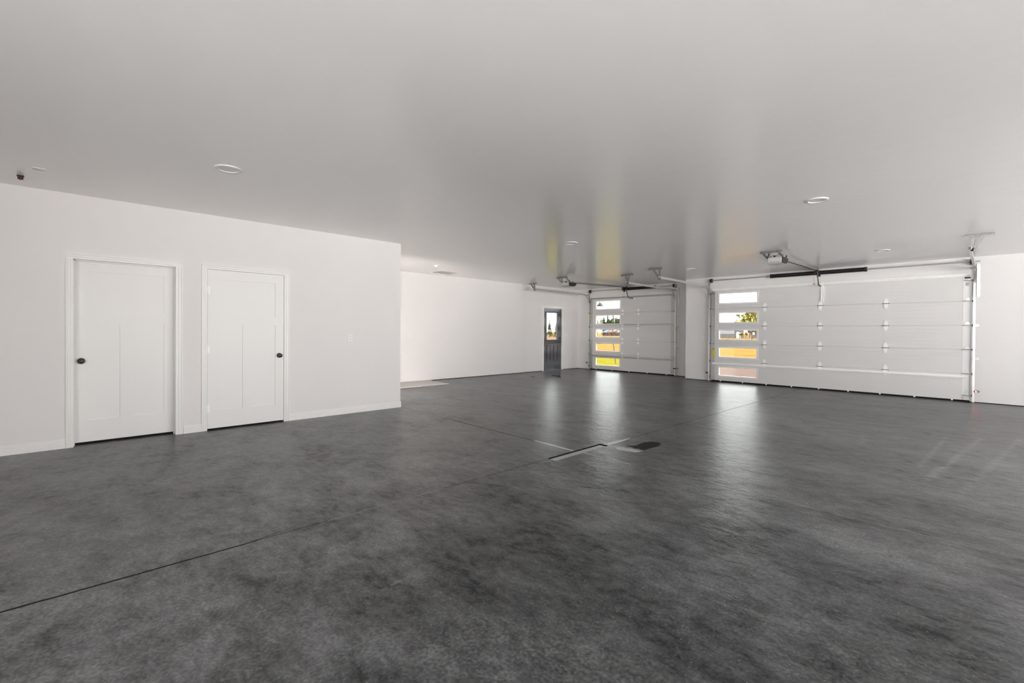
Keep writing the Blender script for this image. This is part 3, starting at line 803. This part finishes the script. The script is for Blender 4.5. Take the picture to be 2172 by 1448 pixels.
# ------------------------------------------------------------------ openers
def opener(label, x0, x1, y0, z0, z1, xrail, yw, zr0, zr1, hang, arm, cord, rope):
    dpt = 0.30
    xc = (x0 + x1) / 2
    o = thing('garage_door_opener', (xc, y0 + dpt / 2, z0), label, 'opener')
    # housing: chamfered bottom at the front
    prof = [(y0, z0 + 0.02), (y0 + 0.03, z0), (y0 + dpt - 0.05, z0), (y0 + dpt, z0 + 0.06), (y0 + dpt, z1), (y0, z1)]
    hs = MB().prism(prof, 0, x0, x1 - 0.012).build('housing', M['housing'], o, bevel=0.006)
    q = [(y0, z0 + 0.004), (y0 + dpt * 0.55, z0 + 0.002)]
    for k in range(9):
        t = k / 8 * pi / 2
        q.append((y0 + dpt * 0.55 + dpt * 0.45 * sin(t), z0 + 0.002 + (z1 - z0) * 0.85 * (1 - cos(t))))
    q += [(y0 + dpt, z1 + 0.002), (y0, z1 + 0.002)]
    MB().prism(q, 0, x1 - 0.012, x1 + 0.004).build('side_cover', M['cover'], o)
    for i in range(14):
        x = x0 + 0.02 + (x1 - x0 - 0.07) * i / 13
        MB().box(x - 0.003, x + 0.003, y0 - 0.001, y0 + 0.002, z0 + 0.022, z0 + 0.040).build('vent_slot', M['galvd'], hs)
    # rail to the header above the door
    MB().box(xrail - 0.014, xrail + 0.014, y0 + dpt - 0.05, y0 + dpt + 0.04, z1 - 0.01, z1 + 0.03).bar((xrail, y0 + dpt - 0.02, zr0), (xrail, yw - 0.07, zr1), 0.026, 0.036).build('rail', M['galv'], o)
    MB().bar((xrail + 0.004, y0 + dpt, zr0 - 0.024), (xrail + 0.004, yw - 0.16, zr1 - 0.024), 0.010, 0.010).build('drive_belt', M['rubber'], o)
    MB().box(xrail - 0.03, xrail + 0.03, yw - 0.075, yw - 0.001, zr1 - 0.022, zr1 + 0.018).build('header_bracket', M['galv'], o)
    # ceiling angle and perforated straps
    hx0, hx1, hy = hang
    MB().box(hx0, hx1, hy - 0.016, hy + 0.016, H - 0.004, H - 0.0005).box(hx0, hx1, hy + 0.013, hy + 0.016, H - 0.036, H - 0.004).build('hanger_angle', M['galvd'], o)
    for p0, p1 in ((hx0 + 0.04, x0 - 0.02), (hx0 + 0.17, x0 - 0.02), (hx1 - 0.07, x1 - 0.005)):
        mb = MB(); angle_strap(mb, (p0, hy, H - 0.012), (p1, y0 + 0.02, z1 - 0.005), 0.026)
        mb.build('hanger_strap', M['galvd'], o)
    MB().box(x0 - 0.03, x1 + 0.01, y0 + 0.01, y0 + 0.03, z1, z1 + 0.006).build('mounting_strap', M['galvd'], o)
    # looping cables and knob on top
    pts = [(x0 + 0.0, y0 + 0.03, z1 + 0.008), (x0 + 0.03, y0 + 0.05, z1 + 0.03), (x0 + 0.07, y0 + 0.05, z1 + 0.04), (x0 + 0.12, y0 + 0.05, z1 + 0.038), (x0 + 0.15, y0 + 0.05, z1 + 0.045), (x0 + 0.17, y0 + 0.05, z1 + 0.065), (x0 + 0.20, y0 + 0.05, z1 + 0.062), (x1, y0 + 0.05, z1 + 0.03)]
    MB().tube(pts, 0.0042, 6).build('cable', M['rubber'], o, smooth=True)
    MB().box(x0 + 0.085, x0 + 0.105, y0 + 0.03, y0 + 0.06, z1, z1 + 0.036).build('plug', M['rubber'], o)
    MB().tube([(x1 + 0.02, y0 + 0.12, z1 - 0.005), (x1 + 0.03, y0 + 0.12, z1 + 0.03)], [0.008, 0.013], 8).build('antenna_knob', M['rubber'], o)
    # bent arm down to the door
    MB().tube(arm, 0.011, 8).build('door_arm', M['black'], o, smooth=True)
    tx, ty, tz = arm[0]
    MB().box(tx - 0.02, tx + 0.02, ty - 0.06, ty + 0.04, tz - 0.012, tz + 0.02).build('trolley', M['black'], o)
    # release cord with red handle
    MB().tube(cord, 0.002, 5).build('release_cord', M['red'], o)
    cx, cy, cz = cord[-1]
    MB().tube([(cx - 0.022, cy, cz), (cx + 0.022, cy, cz)], 0.008, 8).build('release_handle', M['red'], o)
    MB().tube(rope, 0.0018, 5).build('pull_cord', M['galvd'], o)
    return o
opener('grey garage door opener with a brown side above the wide door', 4.045, 4.285, 9.15, 2.537, 2.648, 4.145, Y2, 2.672, 2.716, (3.955, 4.315, 8.99),
       [(4.150, 12.06, 2.685), (4.158, 12.07, 2.58), (4.172, 12.10, 2.375), (4.182, 12.13, 2.352), (4.205, 12.185, 2.345)],
       [(4.105, 12.02, 2.66), (4.105, 12.02, 2.385)], [(4.14, 9.40, 2.537), (4.13, 9.40, 2.40)])
opener('smaller-looking garage door opener on the ceiling in front of the narrower door', -1.122, -0.872, 9.50, 2.492, 2.592, -1.045, Y1, 2.628, 2.705, (-1.285, -0.905, 9.45),
       [(-1.050, 12.50, 2.685), (-1.045, 12.53, 2.56), (-1.040, 12.60, 2.385), (-1.010, 12.65, 2.350), (-0.93, 12.745, 2.345)],
       [(-1.10, 12.45, 2.66), (-1.10, 12.45, 2.385)], [(-1.0, 9.7, 2.492), (-1.0, 9.7, 2.42)])

# ------------------------------------------------------------------ photo eyes
def photo_eye(x, y, z, sg, label, lit=False, yw=0):
    o = thing('photo_eye', (x, y, z), label, 'sensor', 'safety sensors low on the door tracks')
    MB().box(x - 0.022, x + 0.022, y - 0.02, y + 0.02, z - 0.016, z + 0.016).build('sensor_body', M['black'], o, bevel=0.004)
    MB().box(min(x, x - sg * 0.05), max(x, x - sg * 0.05), y + 0.02, y + 0.024, z - 0.02, z + 0.02).bar((x - sg * 0.045, y + 0.022, z), (x - sg * 0.045, yw - 0.001, z), 0.03, 0.003).build('bracket', M['galvd'], o)
    if lit:
        MB().lathe([(0, 0), (0.012, 0), (0.011, 0.008), (0.004, 0.012), (0, 0.012)], (x + 0.006, y - 0.02, z), 1, 14, -1).build('lit_lamp', M['led'], o)
    return o
photo_eye(1.640, 12.20, 0.222, 1, 'black photo eye at the pillar side of the wide garage door', False, Y2)
photo_eye(6.672, 12.17, 0.216, -1, 'photo eye glowing red by the right track of the wide garage door', True, Y2)
photo_eye(-2.715, 12.72, 0.228, 1, 'black photo eye at the entry-door side of the narrower garage door', False, Y1)
photo_eye(0.462, 12.70, 0.224, -1, 'dark reddish photo eye on the right track of the narrower garage door', False, Y1)

# ------------------------------------------------------------------ outlets and switches
def plate(name, label, cat, c, axis, w_, h_, parts, group=None):
    """axis 0: on a wall facing +x; 1: on a wall facing -y"""
    o = thing(name, c, label, cat, group)
    cx, cy, cz = c
    def bx(u0, u1, z0, z1, d0, d1):
        if axis == 0: return MB().box(cx + d0, cx + d1, cy + u0, cy + u1, cz + z0, cz + z1)
        return MB().box(cx + u0, cx + u1, cy - d1, cy - d0, cz + z0, cz + z1)
    bx(-w_ / 2, w_ / 2, -h_ / 2, h_ / 2, 0.0003, 0.006).build('cover_plate', M['plastic'], o, bevel=0.002)
    for kind, u, z in parts:
        if kind == 'socket':
            s = bx(u - 0.017, u + 0.017, z - 0.014, z + 0.014, 0.006, 0.008).build('socket', M['plastic'], o)
            for du in (-0.006, 0.006):
                bx(u + du - 0.0014, u + du + 0.0014, z - 0.002, z + 0.008, 0.008, 0.0084).build('slot', M['slot'], s)
        else:
            bx(u - 0.016, u + 0.016, z - 0.033, z + 0.033, 0.006, 0.010).build('rocker', M['plastic'], o, bevel=0.002)
    return o
plate('wall_outlet', 'white duplex outlet on the near left wall right of the second door', 'outlet', (0.0, 3.111, 1.169), 0, 0.075, 0.118, [('socket', 0, 0.022), ('socket', 0, -0.022)])
plate('wall_outlet', 'white outlet on the recessed far left wall nearest the projecting corner', 'outlet', (XR, 6.07, 1.162), 0, 0.075, 0.118, [('socket', 0, 0.022), ('socket', 0, -0.022)])
plate('wall_outlet', 'white outlet on the far left wall near the entry door wall', 'outlet', (XR, 9.63, 1.168), 0, 0.075, 0.118, [('socket', 0, 0.022), ('socket', 0, -0.022)])
plate('light_switch', 'white double switch plate on the wall beside the charcoal entry door', 'switch', (XE, 12.17, 1.170), 0, 0.118, 0.118, [('rocker', -0.024, 0), ('rocker', 0.024, 0)])
plate('light_switch', 'white switch plate on the pillar between the two garage doors', 'switch', (1.474, Y2, 1.143), 1, 0.075, 0.118, [('rocker', 0, 0)])

# ------------------------------------------------------------------ ceiling fixtures
def downlight(x, y, label):
    o = thing('recessed_light', (x, y, H), label, 'light', 'round white ceiling lights')
    MB().lathe([(0.078, -0.004), (0.083, -0.011), (0.095, -0.012), (0.107, -0.007), (0.110, 0.0), (0.078, 0.0)], (x, y, H), 2, 40).build('trim_ring', M['plastic'], o, smooth=True)
    MB().lathe([(0, -0.0015), (0.06, -0.002), (0.078, -0.004), (0.078, 0.0), (0, 0.0)], (x, y, H), 2, 40).build('lens', M['lens'], o, smooth=True)
downlight(2.095, 1.02, 'round unlit ceiling light in front of the two white doors')
downlight(5.545, 5.88, 'round unlit ceiling light nearest the right edge, nearer than the openers')
downlight(2.09, 5.915, 'round unlit ceiling light in the middle of the ceiling')
downlight(5.54, 10.25, 'round unlit ceiling light in front of the wide garage door at right')
downlight(2.09, 10.21, 'round unlit ceiling light beside the left hanger of the wide door')
# smoke detector
sd = thing('smoke_detector', (-1.717, 5.88, H), 'small round smoke detector on the ceiling near the projecting corner', 'detector')
MB().lathe([(0, -0.034), (0.040, -0.034), (0.052, -0.026), (0.058, -0.010), (0.060, 0.0), (0, 0.0)], (-1.717, 5.88, H), 2, 28).build('detector_body', M['plastic'], sd, smooth=True)
# register
vt = thing('ceiling_vent', (-2.5, 6.68, H), 'louvred ceiling vent close to the far left wall', 'vent')
vx0, vx1, vy0, vy1 = -2.77, -2.33, 6.42, 6.98
MB().ring(vx0, vx1, vy0, vy1, vx0 + 0.03, vx1 - 0.03, vy0 + 0.03, vy1 - 0.03, H - 0.010, H, axis=2).build('vent_frame', M['plastic'], vt, bevel=0.003)
for i in range(9):
    x = vx0 + 0.045 + (vx1 - vx0 - 0.09) * i / 8
    MB().bar((x, vy0 + 0.03, H - 0.010), (x, vy1 - 0.03, H - 0.010), 0.020, 0.002, up=(1, 0, 0.7)).build('louvre', M['plastic'], vt)
MB().box(vx0 + 0.03, vx1 - 0.03, vy0 + 0.03, vy1 - 0.03, H - 0.002, H - 0.0005).build('vent_backing', M['slot'], vt)
# brown pipe stub and blank cover
ps = thing('pipe_cap', (0.47, -0.36, H), 'small brown pipe cap sticking out of the ceiling at far left', 'cap')
MB().lathe([(0, -0.036), (0.019, -0.036), (0.021, -0.030), (0.021, -0.012), (0.026, -0.010), (0.026, 0.0), (0, 0.0)], (0.47, -0.36, H), 2, 10).build('cap_body', M['rust'], ps)
MB().lathe([(0, -0.040), (0.008, -0.040), (0.009, -0.036), (0, -0.036)], (0.47, -0.36, H), 2, 8).build('nipple', M['rust'], ps)
jc = tag(MB().box(0.81, 0.90, -0.265, -0.175, H - 0.006, H - 0.0004).build('blank_cover', M['plastic'], None, bevel=0.002), 'small white blank cover plate on the ceiling right of the brown cap', 'cover')

# ------------------------------------------------------------------ pad and floor debris
pb = MB()
rp_ = random.Random(3)
poly = [(XR + 0.002, 4.35), (-2.17, 4.35)]
for i in range(12):
    poly.append((-2.165 + rp_.uniform(-0.012, 0.012), 4.6 + 1.85 * i / 11))
poly += [(-2.16, 6.56), (-2.42, 6.56), (XR + 0.24, 6.60), (XR + 0.002, 6.68)]
pd = pb.prism(poly, 2, 0.0005, 0.020).build('concrete_pad', M['pad'], None, bevel=0.006)
tag(pd, 'low rough pale concrete pad against the far left wall behind the corner', 'pad')
tw = thing('twig', (-1.70, 10.07, 0), 'dark thin twig lying on the floor in front of the entry door', 'twig')
MB().tube([(-2.02, 10.12, 0.010), (-1.86, 10.10, 0.012), (-1.76, 10.05, 0.012), (-1.66, 10.02, 0.014)], [0.006, 0.010, 0.011, 0.013], 6).build('stem', M['cover'], tw)
MB().tube([(-1.66, 10.02, 0.012), (-1.48, 9.90, 0.008)], [0.012, 0.006], 6).build('side_shoot', M['cover'], tw)
MB().tube([(-1.66, 10.03, 0.014), (-1.64, 10.05, 0.055)], [0.010, 0.008], 6).build('side_shoot', M['cover'], tw)
ch = tag(MB().prism([(-2.20, 9.42), (-2.06, 9.40), (-2.04, 9.44), (-2.18, 9.46)], 2, 0.0005, 0.009).build('wood_chip', M['cover']), 'small dark flat chip on the floor left of the twig', 'chip')

# ------------------------------------------------------------------ outside: ground
def gz(y):
    return -0.10 - 0.0062 * max(0.0, y - 12.0) if y < 290 else -1.83
def ground(name, x0, x1, y0, y1, m, lift=0.0, nx=2, ny=6):
    mb = MB(); vs_ = []; fs = []
    for j in range(ny + 1):
        y = y0 + (y1 - y0) * j / ny
        for i in range(nx + 1):
            vs_.append((x0 + (x1 - x0) * i / nx, y, gz(y) + lift))
    for j in range(ny):
        for i in range(nx):
            k = j * (nx + 1) + i
            fs.append((k, k + 1, k + nx + 2, k + nx + 1))
    return struct(mb.add(vs_, fs).build(name, m))
def gmat(name, c0, c1, scale, stretch=(1, 1, 1), rough=0.9):
    a_ = NT(name)
    f_ = a_.noise(a_.pos(stretch), scale, 5, 0.65)
    a_.lk(a_.ramp(f_, [(0.32, c0), (0.68, c1)]), a_.b.inputs['Base Color'])
    a_.b.inputs['Roughness'].default_value = rough; a_.b.inputs['Specular IOR Level'].default_value = 0.0
    return a_.m
M['gravel'] = gmat('pink_gravel', (0.0221, 0.0152, 0.0128), (0.0341, 0.0248, 0.0212), 2.0, (1, 3, 1))
M['lawn'] = gmat('yellow_green_lawn', (0.0293, 0.0250, 0.0022), (0.0460, 0.0395, 0.0039), 1.2, (1, 2.5, 1))
M['field'] = gmat('golden_field', (0.0349, 0.0194, 0.0050), (0.0558, 0.0362, 0.0111), 0.5, (0.35, 1.2, 1))
M['scrub'] = gmat('rusty_scrub', (0.0238, 0.0111, 0.0072), (0.0530, 0.0349, 0.0250), 0.35, (1, 1, 1))
M['bounce_ground'] = mat('pale_bounce_ground', (0.62, 0.615, 0.61), 0.9, var=0.08, vscale=2)  # unseen ground, made pale to bounce daylight up to the ceiling
ground('ground_field', -420, 260, 12.99, 290, M['field'], 0, 4, 20)
ground('ground_far_field', -1500, 1500, 290, 1800, M['field'], 0, 2, 2)
ground('ground_scrub', -420, -30, 40, 120, M['scrub'], 0.03, 4, 8)
ground('ground_drive', -1.2, 12, 12.6, 25.6, M['gravel'], 0.03, 4, 4)
ground('ground_lawn', -24, -1.2, 13.0, 22.8, M['lawn'], 0.02, 4, 4)
struct(MB().add([(-420, -400, -0.10), (XR - 0.3, -400, -0.10), (XR - 0.3, 12.99, -0.10), (-420, 12.99, -0.10)], [(0, 1, 2, 3)]).build('ground_left', M['scrub']))
struct(MB().add([(XW + 0.3, -400, -0.10), (300, -400, -0.10), (300, 12.99, -0.10), (XW + 0.3, 12.99, -0.10)], [(0, 1, 2, 3)]).build('ground_right', M['bounce_ground']))
struct(MB().add([(XR - 0.3, -400, -0.08), (XW + 0.3, -400, -0.08), (XW + 0.3, YB - 0.2, -0.08), (XR - 0.3, YB - 0.2, -0.08)], [(0, 1, 2, 3)]).build('ground_apron', M['bounce_ground']))

struct(MB().box(-14, -0.75, -24, YC - T - 0.02, -0.115, -0.03).build('ground_added_yard', mat('dim_bounce_ground', (0.030, 0.030, 0.031), 0.9, spec=0.1, var=0.15)))  # unseen ground added behind the doorway, kept dark to limit bounce light

# ------------------------------------------------------------------ outside: trees
def leafmat(name, c0, c1):
    a_ = NT(name)
    oi = a_.noise(a_.pos(), 1.3, 3)
    a_.lk(a_.ramp(oi, [(0.3, c0), (0.7, c1)]), a_.b.inputs['Base Color'])
    a_.b.inputs['Roughness'].default_value = 0.8; a_.b.inputs['Specular IOR Level'].default_value = 0.1
    return a_.m
M['leaf_g'] = leafmat('green_foliage', (0.0203, 0.0338, 0.0081), (0.0585, 0.0675, 0.0180))
M['leaf_y'] = leafmat('yellowing_foliage', (0.0450, 0.0540, 0.0090), (0.1890, 0.1485, 0.0315))
M['leaf_o'] = leafmat('orange_foliage', (0.0990, 0.0360, 0.0090), (0.2025, 0.1080, 0.0270))
M['leaf_c'] = leafmat('conifer_needles', (0.0225, 0.0338, 0.0135), (0.0585, 0.0720, 0.0360))
M['bark'] = mat('bark', (0.06, 0.045, 0.035), 0.9)
def tree(name, label, cat, base, hgt, wid, leaf, kind, seed, n=500, group=None, ls=None):
    r = random.Random(seed)
    o = thing(name, base, label, cat, group)
    bx, by, bz = base
    MB().tube([(bx, by, bz - 0.2), (bx + wid * 0.02, by, bz + hgt * 0.4), (bx, by, bz + hgt * 0.85)], [hgt * 0.022, hgt * 0.015, hgt * 0.004], 7).build('trunk', M['bark'], o)
    mb = MB(); ls = ls or hgt * 0.05
    for i in range(n):
        if kind == 'cone':
            t = r.random() ** 0.7
            z = bz + hgt * (1 - t * 0.93)
            rad = wid / 2 * t * (0.75 + 0.25 * sin(t * 40)) * (0.4 + 0.6 * r.random())
            an = r.uniform(0, 2 * pi)
            c = Vector((bx + rad * cos(an), by + rad * sin(an), z))
        else:
            # several lobes
            k = r.randrange(7)
            rr = random.Random(seed * 31 + k)
            lc = Vector((rr.uniform(-0.28, 0.28) * wid, rr.uniform(-0.28, 0.28) * wid, hgt * rr.uniform(0.42, 0.78)))
            d = Vector((r.gauss(0, 1), r.gauss(0, 1), r.gauss(0, 1))).normalized() * (r.random() ** 0.4)
            c = Vector((bx, by, bz)) + lc + Vector((d.x * wid * 0.24, d.y * wid * 0.24, d.z * hgt * 0.2))
        a_ = Vector((r.gauss(0, 1), r.gauss(0, 1), r.gauss(0, 1))).normalized()
        b_ = a_.cross(Vector((r.gauss(0, 1), r.gauss(0, 1), r.gauss(0, 1)))).normalized()
        s_ = ls * r.uniform(0.6, 1.3)
        mb.add([c - a_ * s_, c + b_ * s_ * 0.7, c + a_ * s_, c - b_ * s_ * 0.7], [(0, 1, 2, 3)])
    mb.build('crown', leaf, o)
    return o
# seen through the wide door's second window
tree('leafy_tree', 'big yellow-green tree seen through the wide door\'s second window', 'tree', (-44.2, 150, gz(150)), 12.4, 10.5, M['leaf_y'], 'round', 5, 1500, ls=0.42)
# tree line beyond the barn, through the narrower door's second window
r = random.Random(11)
for i, (x, h_) in enumerate([(-203, 8.5), (-199.5, 10.0), (-195.5, 11.0), (-192, 11.6), (-189.4, 13.4), (-186, 10.6), (-182.6, 12.4), (-178.5, 10.4), (-174.5, 13.5), (-170.5, 12.0)]):
    tree('conifer' if i % 2 == 0 else 'leafy_tree', 'distant tree in the row beyond the red-bayed barn, number %s from the left' % ['one','two','three','four','five','six','seven','eight','nine','ten'][i], 'tree', (x - 10.5, 300 + r.uniform(-4, 4), -1.83), h_ + 3.2, 3.3, M['leaf_c'] if i % 2 == 0 else M['leaf_g'], 'cone' if i % 2 == 0 else 'round', 40 + i, 700, 'trees behind the barn', ls=0.6)
tree('leafy_tree', 'dark green tree standing left of the red-bayed barn', 'tree', (-198.6, 283, gz(283)), 3.8, 3.0, M['leaf_g'], 'round', 71, 220, ls=0.25)
for i, (x, h_) in enumerate([(-183.4, 3.9), (-180.5, 4.6), (-177.6, 4.2)]):
    tree('autumn_tree', ['orange autumn tree left of the other two in front of the barn', 'tallest orange autumn tree in front of the right end of the barn', 'rightmost orange autumn tree by the barn'][i], 'tree', (x, 278, gz(278)), h_, 2.8, M['leaf_o'], 'round', 80 + i, 240, 'orange trees by the barn', ls=0.25)
# through the entry door glass
lbs = ['slender dark conifer left of the middle of the entry door glass', 'short dark conifer at the left edge of the entry door glass', 'short dark conifer in the middle of the entry door glass', 'dark conifer just left of the tall sunlit tree in the entry door glass']
for i, (x, y, h_, w_) in enumerate([(-99.9, 120, 6.0, 2.7), (-101.4, 122, 4.6, 2.8), (-98.6, 123, 4.5, 2.6), (-97.6, 121, 5.0, 2.6)]):
    tree('conifer', lbs[i], 'tree', (x, y, gz(y) - 0.05), h_, w_, M['leaf_c'], 'cone', 90 + i, 700, 'conifers through the entry door', ls=0.24)
tree('leafy_tree', 'tall sunlit tree at the right of the entry door glass', 'tree', (-95.8, 124, gz(124)), 9.2, 4.4, M['leaf_y'], 'round', 97, 1200, ls=0.28)
for i, lb in enumerate(['leftmost', 'second from the left', 'middle', 'fourth from the left', 'rightmost']):
    tree('low_tree', '%s of the five low rounded trees filling the gaps behind the barn' % lb, 'tree', (-225 + i * 6.2, 320, -1.83), 14.2 + (i % 2) * 1.8, 6.2, M['leaf_g'], 'round', 140 + i, 1500, 'low trees behind the barn', ls=0.6)
for i, lb in enumerate(['dark tree behind the white shed', 'dark tree between the white shed and the farmhouse', 'dark tree behind the farmhouse roof']):
    tree('low_tree', lb, 'tree', (-88.5 + i * 6.3, 262, gz(262)), 6.6, 6.0, M['leaf_g'], 'round', 160 + i, 900, ls=0.4)

# ------------------------------------------------------------------ outside: buildings, fence, lamp, stake
M['roof_b'] = mat('pale_blue_metal_roof', (0.030, 0.036, 0.045), 0.7, spec=0.0)
M['barn_red'] = mat('dark_red_boards', (0.0420, 0.0126, 0.0092), 0.8, var=0.2, vscale=1)
M['barn_post'] = mat('pale_timber', (0.1596, 0.1260, 0.1050), 0.8)
bn = thing('barn', (-187, 287, gz(287)), 'long open-bayed barn with a pale blue metal roof in the golden field', 'barn')
b0, b1, bz_ = -195.6, -178.0, gz(287)
MB().box(b0, b1, 291.9, 292.0, bz_, 0.7).box(b0, b0 + 0.1, 287, 292, bz_, 0.7).box(b1 - 0.1, b1, 287, 292, bz_, 0.7).build('wall', M['barn_red'], bn)
MB().prism([(286.6, 0.62), (286.6, 0.74), (292.4, 2.55), (292.4, 2.43)], 0, b0 - 0.5, b1 + 0.5).build('roof', M['roof_b'], bn)
for i in range(6):
    x = b0 + (b1 - b0) * i / 5
    MB().box(x - 0.16, x + 0.16, 287.0, 287.3, bz_, 0.62).build('post', M['barn_post'], bn)
for i in range(5):
    x = b0 + (b1 - b0) * (i + 0.5) / 5; hw_ = (b1 - b0) / 10 - 0.16
    q = [(x - hw_, bz_), (x + hw_, bz_), (x + hw_, 0.0)] + [(x + hw_ * cos(t), 0.0 + 0.5 * sin(t)) for t in (0.5, 1.0, 1.57, 2.14, 2.64)] + [(x - hw_, 0.0)]
    MB().prism(q, 1, 287.4, 287.5).build('bay_panel', M['barn_red'], bn)
gb = thing('grey_barn', (-88, 243, gz(243)), 'long dark grey metal building behind the fence', 'building')
MB().box(-100, -81.9, 243, 250, gz(243), 2.6).build('wall', mat('grey_metal_siding', (0.0357, 0.0399, 0.0483), 0.6), gb)
MB().prism([(242.6, 2.55), (242.6, 2.7), (246.5, 3.15), (250.4, 2.7), (250.4, 2.55)], 0, -100.4, -81.6).build('roof', mat('grey_metal_roof', (0.0147, 0.0162, 0.0191), 0.8, spec=0.0), gb)
ws = thing('white_shed', (-81.2, 239, gz(239)), 'small white shed at the end of the grey building', 'shed')
MB().box(-81.5, -80.25, 239, 241, gz(239), 1.35).build('wall', M['trim'], ws)
MB().prism([(238.8, 1.33), (240, 1.75), (241.2, 1.33)], 0, -81.65, -80.15).build('roof', M['roof_b'], ws)
hs_ = thing('farmhouse', (-73.5, 242, gz(242)), 'brown farmhouse with a pale window right of the orange bushes', 'house')
MB().box(-76.3, -70.5, 241, 248, gz(241), 2.0).build('wall', mat('brown_siding', (0.0588, 0.0378, 0.0294), 0.8), hs_)
MB().prism([(240.5, 1.95), (244.5, 3.9), (248.5, 1.95)], 0, -76.8, -70.0).build('roof', mat('brown_roof', (0.0176, 0.0132, 0.0125), 0.8, spec=0.0), hs_)
fw = MB().ring(-75.2, -73.7, 0.2, 1.4, -75.05, -73.85, 0.32, 1.28, 240.9, 241.0).build('window', M['trim'], hs_)
MB().box(-75.05, -73.85, 240.95, 240.99, 0.32, 1.28).build('pane', mat('dull_pane', (0.35, 0.38, 0.36), 0.3), fw)
for i, (x, y, h_, w_, m, lb) in enumerate([(-78.6, 237.5, 3.3, 2.4, 'leaf_y', 'yellow shrub next to the white shed'), (-77.1, 239, 3.4, 1.7, 'leaf_o', 'orange shrub left of the farmhouse'), (-71.2, 239, 2.8, 2.0, 'leaf_o', 'rusty shrub in front of the farmhouse')]):
    tree('shrub', lb, 'shrub', (x, y, gz(y)), h_, w_, M[m], 'round', 120 + i, 320, ls=0.22)
M['fence_wood'] = mat('tan_fence_wood', (0.0840, 0.0483, 0.0189), 0.8)
fn = thing('rail_fence', (-42, 134, gz(134)), 'tan post and rail fence across the golden field', 'fence')
for z in (0.36, 0.02, -0.30):
    MB().box(-50, -35.6, 134.0, 134.05, z - 0.05, z + 0.05).build('rail', M['fence_wood'], fn)
for i in range(10):
    x = -49.6 + 1.55 * i
    MB().box(x - 0.07, x + 0.07, 133.9, 134.0, gz(134), 0.48).build('post', M['fence_wood'], fn)
fn2 = thing('board_fence', (-97.5, 116, gz(116)), 'low dark board fence seen through the entry door glass', 'fence')
for z in (0.05, 0.45):
    MB().box(-103, -92, 116, 116.06, gz(116) + z + 0.3, gz(116) + z + 0.42).build('rail', M['fence_wood'], fn2)
for i in range(6):
    MB().box(-103 + 2.2 * i - 0.07, -103 + 2.2 * i + 0.07, 115.9, 116, gz(116), gz(116) + 1.0).build('post', M['fence_wood'], fn2)
st = tag(MB().tube([(-4.522, 17.2, gz(17.2)), (-4.668, 17.2, 0.86)], 0.022, 8).build('garden_stake', M['black']), 'thin leaning dark stake in the yellow lawn', 'stake')
gl_ = thing('barn_light', (-2.66, Y1 + T, 2.5), 'dark gooseneck barn light outside the narrower door\'s top window', 'lamp')
MB().lathe([(0.03, 0.115), (0.045, 0.10), (0.09, 0.06), (0.125, 0.01), (0.14, -0.025), (0.136, -0.03), (0.118, 0.01), (0.04, 0.09), (0.0, 0.10)], (-2.675, 13.38, 2.215), 2, 24).build('shade', M['black'], gl_, smooth=True)
MB().tube([(-2.70, Y1 + T, 2.48), (-2.70, 13.12, 2.56), (-2.69, 13.28, 2.55), (-2.675, 13.37, 2.46), (-2.675, 13.38, 2.32)], 0.013, 8).build('gooseneck', M['black'], gl_, smooth=True)
MB().lathe([(0, 0), (0.06, 0), (0.06, 0.02), (0, 0.025)], (-2.70, Y1 + T, 2.48), 1, 16).build('wall_base', M['black'], gl_)
